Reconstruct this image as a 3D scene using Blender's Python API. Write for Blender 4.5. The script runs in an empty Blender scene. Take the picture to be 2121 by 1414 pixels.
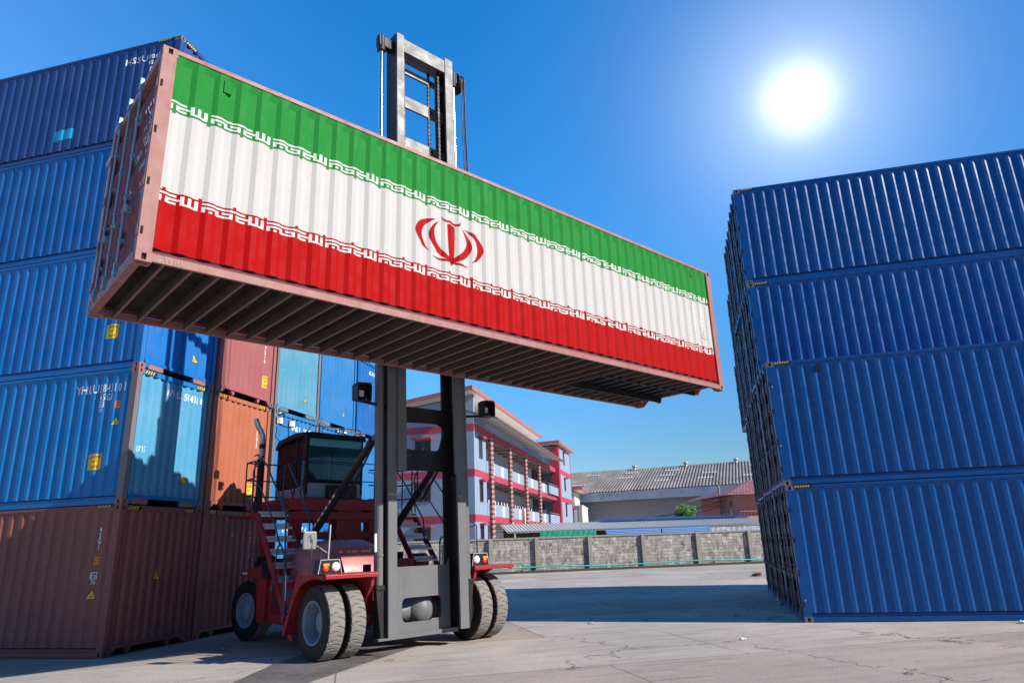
import bpy, bmesh, math, random
from mathutils import Vector, Matrix
random.seed(7)
R = math.radians
scene = bpy.context.scene
C = scene.collection

# ------------------------------------------------------------------ camera
F, PIT, ROL, CH = 1401.6, 0.2931, -0.0361, 1.7962
fw = Vector((0, math.cos(PIT), math.sin(PIT)))
up = Vector((0, -math.sin(PIT), math.cos(PIT)))
rt = Vector((1, 0, 0))
cr = rt * math.cos(ROL) + up * math.sin(ROL)
cu = -rt * math.sin(ROL) + up * math.cos(ROL)
cam_d = bpy.data.cameras.new("camera")
cam = bpy.data.objects.new("camera", cam_d)
C.objects.link(cam)
m = Matrix((cr, cu, -fw)).transposed().to_4x4()
m.translation = Vector((0, 0, CH))
cam.matrix_world = m
cam_d.sensor_width = 36
cam_d.lens = F / 2121 * 36
cam_d.clip_end = 6000
scene.camera = cam

# ------------------------------------------------------------------ light
SUN_AZ, SUN_EL = R(-21.0), R(33)
sd = Vector((math.cos(SUN_AZ) * math.cos(SUN_EL), math.sin(SUN_AZ) * math.cos(SUN_EL), math.sin(SUN_EL)))
sl = bpy.data.lights.new("sun", 'SUN')
sl.energy = 3.6
sl.angle = R(0.5)
sl.color = (1, 0.92, 0.82)
so = bpy.data.objects.new("sun", sl)
C.objects.link(so)
so.rotation_euler = sd.to_track_quat('Z', 'Y').to_euler()
so.location = sd * 100

world = bpy.data.worlds.new("World")
scene.world = world
world.use_nodes = True
wn, wl = world.node_tree.nodes, world.node_tree.links
wn.clear()
sky = wn.new('ShaderNodeTexSky')
sky.sky_type = 'NISHITA'
sky.sun_disc = False
sky.sun_elevation = SUN_EL
sky.sun_rotation = math.pi / 2 - SUN_AZ
sky.air_density = 1.0
sky.dust_density = 0.0
sky.ozone_density = 4.0
hs = wn.new('ShaderNodeHueSaturation')
hs.inputs['Saturation'].default_value = 1.33
hs.inputs['Value'].default_value = 1.0
wl.new(sky.outputs[0], hs.inputs['Color'])
bg = wn.new('ShaderNodeBackground')
bg.inputs[1].default_value = 0.15
tc = wn.new('ShaderNodeTexCoord')
nrm = wn.new('ShaderNodeVectorMath'); nrm.operation = 'NORMALIZE'
wl.new(tc.outputs['Generated'], nrm.inputs[0])
sep_ = wn.new('ShaderNodeSeparateXYZ'); wl.new(nrm.outputs[0], sep_.inputs[0])
mr_ = wn.new('ShaderNodeMapRange'); mr_.interpolation_type = 'SMOOTHSTEP'; wl.new(sep_.outputs[2], mr_.inputs[0])
mr_.inputs[1].default_value = 0.0; mr_.inputs[2].default_value = 0.42; mr_.inputs[3].default_value = 0.42; mr_.inputs[4].default_value = 1.0
mxs = wn.new('ShaderNodeVectorMath'); mxs.operation = 'SCALE'; wl.new(hs.outputs[0], mxs.inputs[0]); 
m2_ = wn.new('ShaderNodeMapRange'); wl.new(sep_.outputs[0], m2_.inputs[0]); m2_.inputs[1].default_value = 0.05; m2_.inputs[2].default_value = 0.6; m2_.inputs[3].default_value = 1.0; m2_.inputs[4].default_value = 0.68
m3_ = wn.new('ShaderNodeMath'); m3_.operation = 'MULTIPLY'; wl.new(mr_.outputs[0], m3_.inputs[0]); m4_ = wn.new('ShaderNodeMapRange'); wl.new(sep_.outputs[1], m4_.inputs[0]); m4_.inputs[1].default_value = -0.35; m4_.inputs[2].default_value = 0.2; m4_.inputs[3].default_value = 0.5; m4_.inputs[4].default_value = 1.0
m5_ = wn.new('ShaderNodeMath'); m5_.operation = 'MULTIPLY'; wl.new(m4_.outputs[0], m5_.inputs[0]); wl.new(m2_.outputs[0], m5_.inputs[1]); wl.new(m5_.outputs[0], m3_.inputs[1]); wl.new(m3_.outputs[0], mxs.inputs['Scale'])
wl.new(mxs.outputs[0], bg.inputs[0])
# visible sun disc and halo painted into the sky, apart from the sun lamp
GD = Vector((0.38, 0.75, 0.54)).normalized()
dt = wn.new('ShaderNodeVectorMath'); dt.operation = 'DOT_PRODUCT'
wl.new(nrm.outputs[0], dt.inputs[0]); dt.inputs[1].default_value = GD
def wmath(op, a, b=None, clamp=False):
    n = wn.new('ShaderNodeMath'); n.operation = op; n.use_clamp = clamp
    for i, v in enumerate((a, b)):
        if v is None: continue
        if isinstance(v, (int, float)): n.inputs[i].default_value = v
        else: wl.new(v, n.inputs[i])
    return n.outputs[0]
d0 = wmath('MAXIMUM', dt.outputs['Value'], 0.0)
core = wmath('MULTIPLY', wmath('POWER', d0, 1200), 0.6)
halo = wmath('MULTIPLY', wmath('POWER', d0, 130), 0.19)
wide = wmath('MULTIPLY', wmath('POWER', d0, 34), 0.07)
west = wmath('MULTIPLY', wmath('POWER', wmath('MAXIMUM', wmath('MULTIPLY', sep_.outputs[0], -1.0), 0.0), 2.5), 0.16)
gs = wmath('ADD', wmath('ADD', core, halo), wmath('ADD', wide, west))
bg2 = wn.new('ShaderNodeBackground')
bg2.inputs[0].default_value = (0.95, 0.96, 1.0, 1)
wl.new(gs, bg2.inputs[1])
ads = wn.new('ShaderNodeAddShader')
wl.new(bg.outputs[0], ads.inputs[0]); wl.new(bg2.outputs[0], ads.inputs[1])
wo = wn.new('ShaderNodeOutputWorld')
wl.new(ads.outputs[0], wo.inputs[0])
scene.view_settings.view_transform = 'Standard'
scene.view_settings.look = 'None'
scene.view_settings.exposure = 0.9
scene.view_settings.gamma = 1

# ------------------------------------------------------------------ materials
MATS = {}
class NT:
    def __init__(s, name):
        s.m = bpy.data.materials.new(name); s.m.use_nodes = True
        s.n, s.l = s.m.node_tree.nodes, s.m.node_tree.links
        s.b = s.n['Principled BSDF']
        s.tc = s.n.new('ShaderNodeTexCoord')
        oi = s.n.new('ShaderNodeObjectInfo')
        mul = s.math('MULTIPLY', oi.outputs['Random'], 61.0)
        ad = s.n.new('ShaderNodeVectorMath'); ad.operation = 'ADD'
        s.l.new(s.tc.outputs['Object'], ad.inputs[0]); s.l.new(mul, ad.inputs[1])
        s.vec = ad.outputs[0]
        s.obj = s.tc.outputs['Object']
    def math(s, op, a, b=None, clamp=False):
        n = s.n.new('ShaderNodeMath'); n.operation = op; n.use_clamp = clamp
        for i, v in enumerate((a, b)):
            if v is None: continue
            if isinstance(v, (int, float)): n.inputs[i].default_value = v
            else: s.l.new(v, n.inputs[i])
        return n.outputs[0]
    def scale(s, v, sc):
        n = s.n.new('ShaderNodeVectorMath'); n.operation = 'MULTIPLY'
        s.l.new(v, n.inputs[0]); n.inputs[1].default_value = sc
        return n.outputs[0]
    def noise(s, scale, detail=4, rough=.55, vec=None, sc=None):
        v = vec or s.vec
        if sc: v = s.scale(v, sc)
        n = s.n.new('ShaderNodeTexNoise'); n.inputs['Scale'].default_value = scale
        n.inputs['Detail'].default_value = detail; n.inputs['Roughness'].default_value = rough
        s.l.new(v, n.inputs['Vector'])
        return n.outputs['Fac']
    def ramp(s, f, a, b):
        n = s.n.new('ShaderNodeMapRange'); n.inputs[1].default_value = a; n.inputs[2].default_value = b
        s.l.new(f, n.inputs[0]); return n.outputs[0]
    def mix(s, f, a, b, mode='MIX'):
        n = s.n.new('ShaderNodeMix'); n.data_type = 'RGBA'; n.blend_type = mode
        if isinstance(f, (int, float)): n.inputs[0].default_value = f
        else: s.l.new(f, n.inputs[0])
        for i, v in ((6, a), (7, b)):
            if isinstance(v, tuple): n.inputs[i].default_value = (v[0], v[1], v[2], 1)
            else: s.l.new(v, n.inputs[i])
        return n.outputs[2]
    def color(s, c):
        if isinstance(c, tuple): s.b.inputs['Base Color'].default_value = (c[0], c[1], c[2], 1)
        else: s.l.new(c, s.b.inputs['Base Color'])
    def bump(s, h, st, dist):
        n = s.n.new('ShaderNodeBump'); n.inputs['Strength'].default_value = st; n.inputs['Distance'].default_value = dist
        s.l.new(h, n.inputs['Height']); s.l.new(n.outputs[0], s.b.inputs['Normal'])

def dk(c, f): return (c[0] * f, c[1] * f, c[2] * f)
def paint(name, rgb, rough=.42, fade=.3, rust=.0, metal=0.0, dirt=.35, spots=.0, rustcol=(.12, .045, .02), bump=.25, spec=.22):
    if name in MATS: return MATS[name]
    t = NT(name)
    pale = tuple(min(1, c * .72 + .19 * (.35 + max(rgb))) for c in rgb)
    c = t.mix(t.math('MULTIPLY', t.ramp(t.noise(1.1, 5), .4, .72), fade), rgb, pale)
    st = t.noise(1.0, 5, .6, sc=(9, 9, .7))
    c = t.mix(t.math('MULTIPLY', t.ramp(st, .5, .75), dirt), c, dk(rgb, .55))
    sc = t.noise(3, 8, .75, sc=(1, 1, 2.2))
    c = t.mix(t.math('MULTIPLY', t.ramp(sc, .62, .66), fade * .9, True), c, tuple(min(1, v * .6 + .22) for v in rgb))
    if rust > 0:
        rn = t.noise(2.6, 9, .72)
        c = t.mix(t.ramp(rn, .72 - rust * .22, .755 - rust * .22), c, rustcol)
    if spots > 0:
        v = t.n.new('ShaderNodeTexVoronoi'); v.inputs['Scale'].default_value = 9; t.l.new(t.vec, v.inputs['Vector'])
        c = t.mix(t.math('MULTIPLY', t.ramp(v.outputs['Distance'], .10, .05), spots), c, (.55, .5, .5))
    t.color(c)
    rr = t.ramp(t.noise(4, 5), .3, .75)
    t.l.new(t.math('ADD', t.math('MULTIPLY', rr, .22), rough - .1), t.b.inputs['Roughness'])
    t.b.inputs['Metallic'].default_value = metal
    t.b.inputs['Specular IOR Level'].default_value = spec
    t.bump(t.noise(2.2, 4), bump, .02)
    MATS[name] = t.m
    return t.m
def plain(name, rgb, rough=.5, metal=0., emit=None, trans=None, spec=.5):
    if name in MATS: return MATS[name]
    t = NT(name)
    t.color(t.mix(t.math('MULTIPLY', t.ramp(t.noise(6, 5), .35, .7), .35), rgb, dk(rgb, .65)))
    t.b.inputs['Roughness'].default_value = rough; t.b.inputs['Metallic'].default_value = metal
    t.b.inputs['Specular IOR Level'].default_value = spec
    if trans: t.b.inputs['Transmission Weight'].default_value = trans; t.b.inputs['IOR'].default_value = 1.1
    MATS[name] = t.m
    return t.m

M = dict(
    hole=plain('dark_recess', (.008, .007, .008), .9),
    pink=paint('weathered_pink_steel', (.31, .135, .12), .5, .6, .17, dirt=.55, rustcol=(.17, .06, .045), spots=.5),
    maroon=paint('maroon_door_paint', (.19, .06, .075), .6, .05, .03, dirt=.3, spec=.04, bump=.1),
    brown=paint('red_brown_paint', (.25, .085, .076), .45, .15, .03, dirt=.35, spots=.35),
    brown2=paint('brick_brown_paint', (.36, .12, .10), .45, .15, .04, dirt=.35),
    orange=paint('orange_brown_paint', (.42, .13, .07), .5, .25, .09, dirt=.3),
    rose=paint('rose_red_paint', (.34, .105, .11), .5, .2, .03, dirt=.3),
    under=paint('black_underseal', (.085, .065, .056), .7, .3, .35, dirt=.4, rustcol=(.12, .07, .05)),
    flange=paint('rusty_flange', (.20, .125, .105), .6, .3, .2, dirt=.3),
    floorb=paint('dark_plywood_floor', (.020, .014, .011), .8, .3, .0),
    blue2=paint('sea_blue_paint', (.005, .175, .49), .40, .14, .12, dirt=.4, rustcol=(.16, .09, .06)),
    blue3=paint('bright_blue_paint', (.005, .15, .48), .40, .16, .06, dirt=.35),
    blue4=paint('cobalt_blue_paint', (.007, .12, .40), .40, .15, .03, dirt=.3),
    blue5=paint('navy_slate_paint', (.02, .07, .25), .40, .15, .02, dirt=.35),
    azure=paint('azure_blue_paint', (.015, .18, .46), .45, .2, .03, dirt=.25),
    paleblue=paint('pale_sea_blue_paint', (.075, .30, .50), .5, .35, .06, dirt=.3, rustcol=(.3, .16, .10)),
    teal=paint('rusty_light_blue_paint', (.07, .28, .42), .45, .5, .22, dirt=.3, rustcol=(.22, .09, .05)),
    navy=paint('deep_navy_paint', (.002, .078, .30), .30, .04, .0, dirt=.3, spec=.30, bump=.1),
    navyend=paint('dull_navy_door_paint', (.022, .024, .042), .45, .2, .10, dirt=.5),
    steelpost=paint('worn_steel_post', (.17, .16, .17), .5, .5, .34, dirt=.4, rustcol=(.13, .07, .05)),
    rod=paint('galvanised_blue_rod', (.24, .40, .52), .4, .3, .1, metal=.3),
    rodg=paint('galvanised_grey_rod', (.16, .17, .21), .4, .3, .15, metal=.5),
    white=plain('white_lettering', (.85, .85, .83), .5),
    script=plain('white_script_paint', (.60, .60, .58), .5),
    flagw=paint('flag_white_paint', (.48, .47, .46), .6, .03, .0, dirt=.12, bump=.12, spec=.08),
    flagg=paint('flag_green_paint', (.014, .20, .032), .65, .0, .0, dirt=.12, bump=.12, spec=.08),
    flagr=paint('flag_red_paint', (.34, .002, .003), .65, .0, .0, dirt=.12, bump=.12, spec=.08),
    yellow=plain('yellow_sticker', (.85, .56, .01), .45),
    orangest=plain('orange_sticker', (.80, .28, .02), .45),
    black=plain('black_print', (.012, .012, .014), .5),
    cyan=plain('cyan_sticker', (.01, .42, .75), .4),
    pale=plain('pale_sticker', (.55, .62, .75), .45),
    greyst=plain('greyed_sticker', (.62, .62, .56), .5),
    chalk=plain('chalk_scrawl', (.42, .24, .22), .7),
    red=paint('handler_red_paint', (.32, .024, .034), .36, .12, .0, dirt=.4),
    hood=paint('handler_hood_paint', (.46, .14, .14), .30, .15, .0, dirt=.25, bump=.1),
    steel=paint('mast_grey_steel', (.145, .15, .16), .42, .3, .2, dirt=.4, rustcol=(.30, .11, .06)),
    steeld=paint('mast_dark_steel', (.024, .023, .026), .5, .2, .10, dirt=.4, metal=.2),  # on the mast rails this tone carries channel shade as well as grease
    chrome=plain('chrome_rod', (.75, .78, .82), .12, 1.0),
    bstripe=plain('sticker_red', (.55, .02, .03), .4),
    blackp=paint('black_machine_paint', (.018, .018, .022), .35, .15, .05, dirt=.2),
    rubber=plain('dusty_tyre_rubber', (.22, .21, .20), .85, spec=.2),
    side=plain('tyre_sidewall', (.026, .021, .022), .7, spec=.3),
    rim=paint('pale_blue_rim_paint', (.24, .29, .38), .4, .35, .08, dirt=.4),
    cabg=paint('cab_slate_paint', (.22, .27, .38), .3, .1, .0, dirt=.15),
    cabd=paint('cab_dark_frame', (.016, .017, .021), .6, .1, .0, dirt=.15, spec=.1),
    alu=plain('ribbed_aluminium', (.50, .52, .55), .38, .6),
    rail=plain('navy_handrail', (.02, .045, .11), .35),
    lampglass=plain('lamp_lens', (.85, .85, .86), .1),
    lampred=plain('red_lens', (.7, .06, .03), .2),
    lampor=plain('amber_lens', (.9, .32, .02), .2),
    plastic=plain('grey_plastic', (.42, .43, .44), .5),
    exh=plain('exhaust_steel', (.50, .50, .52), .32, .85),
)
g = NT('tinted_cab_glass')
g.color((.012, .07, .085)); g.b.inputs['Roughness'].default_value = .03
g.b.inputs['Transmission Weight'].default_value = .0; g.b.inputs['Alpha'].default_value = .66
g.b.inputs['Specular IOR Level'].default_value = .9
M['glass'] = g.m
g = NT('dark_side_glass'); g.color((.03, .018, .02)); g.b.inputs['Roughness'].default_value = .05; g.b.inputs['Alpha'].default_value = .9; g.b.inputs['Specular IOR Level'].default_value = .1
g.b.inputs['IOR'].default_value = 1.12
M['sideglass'] = g.m
g = NT('sun_visor_glass'); g.color((.10, .42, .50)); g.b.inputs['Roughness'].default_value = .08
M['visor'] = g.m

# ------------------------------------------------------------------ mesh helpers
class MB:
    def __init__(s, off=(0, 0, 0)): s.v = []; s.f = []; s.mi = []; s.o = off; s.sm = []; s.fn = None
    def add(s, vs, fs, mi=0, sm=False):
        b = len(s.v)
        for p in vs:
            q = s.fn(p) if s.fn else p
            s.v.append((q[0] - s.o[0], q[1] - s.o[1], q[2] - s.o[2]))
        for f in fs: s.f.append(tuple(i + b for i in f)); s.mi.append(mi); s.sm.append(sm)
    def box(s, x0, x1, y0, y1, z0, z1, mi=0):
        s.add([(x0, y0, z0), (x1, y0, z0), (x1, y1, z0), (x0, y1, z0), (x0, y0, z1), (x1, y0, z1), (x1, y1, z1), (x0, y1, z1)],
              [(0, 3, 2, 1), (4, 5, 6, 7), (0, 1, 5, 4), (1, 2, 6, 5), (2, 3, 7, 6), (3, 0, 4, 7)], mi)
    def beam(s, p0, p1, w, h, mi=0, upv=(0, 0, 1)):
        p0, p1 = Vector(p0), Vector(p1); d = (p1 - p0).normalized(); u = Vector(upv)
        a = d.cross(u).normalized(); b = a.cross(d).normalized()
        vs = []
        for p in (p0, p1):
            for i, j in ((-1, -1), (1, -1), (1, 1), (-1, 1)): vs.append(p + a * (i * w / 2) + b * (j * h / 2))
        s.add(vs, [(0, 1, 2, 3), (7, 6, 5, 4), (0, 4, 5, 1), (1, 5, 6, 2), (2, 6, 7, 3), (3, 7, 4, 0)], mi)
    def tube(s, pts, r, n=8, mi=0, cap=True, closed=False):
        pts = [Vector(p) for p in pts]; N = len(pts); rs = r if isinstance(r, (list, tuple)) else [r] * N
        vs = []; pa = None
        for i, p in enumerate(pts):
            d = (pts[min(i + 1, N - 1)] - pts[max(i - 1, 0)]).normalized()
            if pa is None:
                pa = d.orthogonal().normalized()
            pa = (pa - d * pa.dot(d)).normalized(); pb = d.cross(pa)
            for k in range(n):
                t = 2 * math.pi * k / n
                vs.append(p + (pa * math.cos(t) + pb * math.sin(t)) * rs[i])
        fs = []
        for i in range(N - 1):
            for k in range(n):
                a, b = i * n + k, i * n + (k + 1) % n
                fs.append((a, b, b + n, a + n))
        s.add(vs, fs, mi, True)
        if cap:
            s.add(vs[:n], [tuple(range(n))[::-1]], mi); s.add(vs[-n:], [tuple(range(n))], mi)
    def prism(s, poly, axis, d0, d1, mi=0):
        # poly in the two other axes; axis 0: (y,z), 1: (x,z), 2: (x,y)
        def mk(p, d): return (d, p[0], p[1]) if axis == 0 else ((p[0], d, p[1]) if axis == 1 else (p[0], p[1], d))
        n = len(poly)
        vs = [mk(p, d0) for p in poly] + [mk(p, d1) for p in poly]
        s.add(vs, [tuple(range(n))[::-1], tuple(range(n, 2 * n))] + [(i, (i + 1) % n, (i + 1) % n + n, i + n) for i in range(n)], mi)
    def lathe(s, prof, c, axis, n=32, mi=0, a0=0):
        # prof: (radius, offset along axis, mi)
        vs = []
        for k in range(n):
            t = 2 * math.pi * k / n + a0
            for r, o in prof:
                u, w = r * math.cos(t), r * math.sin(t)
                q = (o, u, w) if axis == 0 else ((u, o, w) if axis == 1 else (u, w, o))
                vs.append((c[0] + q[0], c[1] + q[1], c[2] + q[2]))
        P = len(prof)
        fs = [(k * P + i, k * P + i + 1, ((k + 1) % n) * P + i + 1, ((k + 1) % n) * P + i) for k in range(n) for i in range(P - 1)]
        s.add(vs, fs, mi, True)
    def mesh(s, name):
        me = bpy.data.meshes.new(name); me.from_pydata([tuple(v) for v in s.v], [], s.f)
        me.polygons.foreach_set('material_index', s.mi); me.polygons.foreach_set('use_smooth', s.sm)
        bm = bmesh.new(); bm.from_mesh(me); bmesh.ops.recalc_face_normals(bm, faces=bm.faces); bm.to_mesh(me); bm.free()
        return me

def fixmesh(me, mats):
    if not me.materials:
        for mt in mats: me.materials.append(mt)
    return me
def link(name, me, parent=None):
    o = bpy.data.objects.new(name, me); C.objects.link(o)
    if parent: o.parent = parent
    return o
def obj(name, mb, mats, parent=None, bevel=0):
    if not isinstance(mats, (list, tuple)): mats = [mats]
    me = fixmesh(mb.mesh(name), mats)
    o = link(name, me, parent)
    if bevel:
        b = o.modifiers.new('bevel', 'BEVEL'); b.width = bevel; b.segments = 2; b.limit_method = 'ANGLE'; b.angle_limit = R(40)
    return o
def tag(o, label=None, cat=None, group=None, kind=None):
    if label: o['label'] = label
    if cat: o['category'] = cat
    if group: o['group'] = group
    if kind: o['kind'] = kind
    return o
def thing(name, label, cat, loc=(0, 0, 0), rz=0, group=None):
    o = bpy.data.objects.new(name, None); C.objects.link(o)
    o.location = loc; o.rotation_euler = (0, 0, rz); o.empty_display_size = .3
    return tag(o, label, cat, group)

# ------------------------------------------------------------------ container geometry
L, W, H = 12.192, 2.438, 2.896
OUT, DEP = .012, .027
def corr_breaks(a, b, pitch=.2785, flat=.078, slope=.055):
    pts = []; x = a; lev = 0; seq = ((flat, 0), (slope, 1), (pitch - flat - 2 * slope, 1), (slope, 0)); i = 0
    pts.append((a, 0))
    while x < b - 1e-6:
        dl, lv = seq[i % 4]; x = min(x + dl, b); lev = lv
        pts.append((x, lev)); i += 1
    pts[-1] = (b, pts[-1][1])
    return pts
SB = corr_breaks(.15, L - .15)
EB = corr_breaks(.15, W - .15, .235, .075, .045)
def side_y(x):
    for (x0, l0), (x1, l1) in zip(SB, SB[1:]):
        if x <= x1: return OUT + DEP * (l0 + (l1 - l0) * max(0, min(1, (x - x0) / max(1e-6, x1 - x0))))
    return OUT
def end_d(y):
    for (x0, l0), (x1, l1) in zip(EB, EB[1:]):
        if y <= x1: return .02 + .042 * (l0 + (l1 - l0) * max(0, min(1, (y - x0) / max(1e-6, x1 - x0))))
    return .02
def drape(name, polys, surf, mats, parent, offs=.003, brk='side'):
    """polys: list of (list of (u,v), mi). surf maps u,v,off -> xyz. Cut at the corrugation folds."""
    bm = bmesh.new()
    for poly, mi in polys:
        vs = [bm.verts.new((p[0], p[1], 0)) for p in poly]
        try:
            f = bm.faces.new(vs); f.material_index = mi
        except ValueError: pass
    return drape_bm(name, bm, surf, mats, parent, offs, brk)
def drape_bm(name, bm, surf, mats, parent, offs=.003, brk='side'):
    us = [v.co.x for v in bm.verts]; lo, hi = min(us), max(us)
    B = SB if brk == 'side' else (EB if brk == 'end' else [])
    for x, _ in B:
        if lo + 1e-5 < x < hi - 1e-5:
            bmesh.ops.bisect_plane(bm, geom=bm.verts[:] + bm.edges[:] + bm.faces[:], plane_co=(x, 0, 0), plane_no=(1, 0, 0), dist=1e-6)
    for v in bm.verts:
        v.co = surf(v.co.x, v.co.y, offs)
    me = bpy.data.meshes.new(name); bm.to_mesh(me); bm.free()
    return link(name, fixmesh(me, mats), parent)
def S_near(u, v, o):
    y = side_y(u)
    if v > H - .17: y = OUT + (y - OUT) * max(0, (H - .06 - v) / .11)
    return Vector((u, y - o, v))
def S_flat(u, v, o): return Vector((u, -o, v))
def S_front(u, v, o): return Vector((L - end_d(u) + o, u, v))
def S_frontflat(u, v, o): return Vector((L + o, u, v))
def S_door(u, v, o): return Vector((door_x(v) - o, u, v))

_fc = {}
def text_bm(s, size, width=None, vert=False, mi=0, shear=0):
    cu_ = bpy.data.curves.new('t', 'FONT'); cu_.body = s; cu_.size = 1; cu_.resolution_u = 2; cu_.offset = .018; cu_.space_character = 1.2
    if vert: cu_.body = '\n'.join(s); cu_.align_x = 'CENTER'; cu_.space_line = .78
    o = bpy.data.objects.new('t', cu_); C.objects.link(o)
    dg = bpy.context.evaluated_depsgraph_get(); me = bpy.data.meshes.new_from_object(o.evaluated_get(dg))
    bpy.data.objects.remove(o); bpy.data.curves.remove(cu_)
    bm = bmesh.new(); bm.from_mesh(me); bpy.data.meshes.remove(me)
    xs = [v.co.x for v in bm.verts]; ys = [v.co.y for v in bm.verts]
    x0, x1, y0, y1 = min(xs), max(xs), min(ys), max(ys)
    k = size / (y1 - y0) if not width else None
    for v in bm.verts:
        if width: v.co.x = (v.co.x - x0) / (x1 - x0) * width; v.co.y = (v.co.y - y0) / (y1 - y0) * size
        else: v.co.x = (v.co.x - x0) * k; v.co.y = (v.co.y - y0) * k
    for f in bm.faces: f.material_index = mi
    return bm
def text(name, s, u, v, size, surf, mat, parent, width=None, vert=False, brk='side', flip=False, offs=.003):
    bm = text_bm(s, size, width, vert)
    for q in bm.verts:
        q.co.x = (u - q.co.x) if flip else (u + q.co.x); q.co.y += v
    return drape_bm(name, bm, surf, [mat], parent, offs, brk)
def tri_sticker(u, v, s, surf, parent, brk='side', mat=None, sgn=1):
    mat = mat or M['yellow']
    w = s * .55
    o = drape('warning_sticker', [([(u - w, v), (u + w, v), (u, v + s)], 0)], surf, [M['black']], parent, .003, brk)
    k = .82; cy = v + s * .06
    drape('warning_sticker', [([(u - w * k, cy), (u + w * k, cy), (u, cy + s * k)], 0),
                              ], surf, [mat], parent, .005, brk)
    drape('warning_sticker', [([(u - w * .35, cy + s * q), (u + w * .35, cy + s * q), (u + w * .35, cy + s * (q + .05)), (u - w * .35, cy + s * (q + .05))], 0) for q in (.10, .22)], surf, [M['black']], parent, .0065, brk)
def caution(u, v, w, h, surf, parent, brk='side'):
    drape('caution_sticker', [([(u, v), (u + w, v), (u + w, v + h), (u, v + h)], 0)], surf, [M['yellow']], parent, .003, brk)
    for i, (s_, k) in enumerate((('CAUTION', .8), ("9'6\"", .4), ('HIGH', .5))):
        text('lettering', s_, u + w * (.5 - k / 2), v + h * (.72 - .31 * i), h * .2, surf, M['black'], parent, width=w * k, brk=brk, offs=.005)
def hatch(u, v, n, w, h, surf, parent, lean=.6):
    drape('hazard_marking', [([(u, v), (u + n * w, v), (u + n * w, v + h), (u, v + h)], 0)], surf, [M['black']], parent, .002, None)
    drape('hazard_marking', [([(u + (i + .0) * w, v + .002), (u + (i + .5) * w, v + .002), (u + (i + .5 + lean * .8) * w, v + h - .002), (u + (i + lean * .8) * w, v + h - .002)], 0) for i in range(n - 1)], surf, [M['yellow']], parent, .0035, None)

DPIT = .52
def door_x(z):
    t = ((z - .30) % DPIT) / DPIT
    d = 0 if t < .42 else ((t - .42) / .12 if t < .54 else (1 if t < .86 else (1 - (t - .86) / .14)))
    return .052 + .035 * d
def corner_casting(cx, cy, cz, sx, sy, sz):
    bm = bmesh.new()
    bmesh.ops.create_cube(bm, size=1)
    for v in bm.verts:
        v.co = Vector(((v.co.x + .5) * .178, (v.co.y + .5) * .162, (v.co.z + .5) * .118))
    faces = [f for f in bm.faces if f.normal.x < -.5 or f.normal.y < -.5 or f.normal.z < -.5]
    r = bmesh.ops.inset_individual(bm, faces=faces, thickness=.034, depth=0)
    for f in faces: f.material_index = 0
    for f in faces:
        c = f.calc_center_median(); n = f.normal
        hw, hh = (.060, .032) if abs(n.z) > .5 else (.026, .040)
        vs = list(f.verts)
        for v in vs:
            d = v.co - c
            if abs(n.x) > .5: v.co.y = c.y + math.copysign(hw, d.y); v.co.z = c.z + math.copysign(hh, d.z)
            elif abs(n.y) > .5: v.co.x = c.x + math.copysign(hw, d.x); v.co.z = c.z + math.copysign(hh, d.z)
            else: v.co.x = c.x + math.copysign(hw, d.x); v.co.y = c.y + math.copysign(hh, d.y)
    r = bmesh.ops.inset_individual(bm, faces=faces, thickness=.006, depth=-.03)
    for f in faces: f.material_index = 1
    for v in bm.verts:
        x, y, z = v.co
        v.co = Vector((cx + sx * x, cy + sy * y, cz + sz * z))
    if sx * sy * sz < 0: bmesh.ops.reverse_faces(bm, faces=bm.faces)
    me = bpy.data.meshes.new('corner_casting'); bm.to_mesh(me); bm.free()
    return me
def corr_sheet(B, z0, z1, fn, zm=None):
    mb = MB()
    vs = []; fs = []; zz = [z0, zm, z1] if zm else [z0, z1]; k = len(zz)
    for i, (x, l) in enumerate(B):
        vs += [fn(x, l, z) for z in zz]
    for i in range(len(B) - 1):
        for j in range(k - 1):
            a = i * k + j; fs.append((a, a + k, a + k + 1, a + 1))
    mb.add(vs, fs)
    return mb
def raw(mb, name, mats=None):
    me = bpy.data.meshes.new(name); me.from_pydata([tuple(v) for v in mb.v], [], mb.f); me.polygons.foreach_set('material_index', mb.mi)
    me.polygons.foreach_set('use_smooth', mb.sm)
    return me
PROTO = []   # (name, mesh, slot key list, (children))
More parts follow.
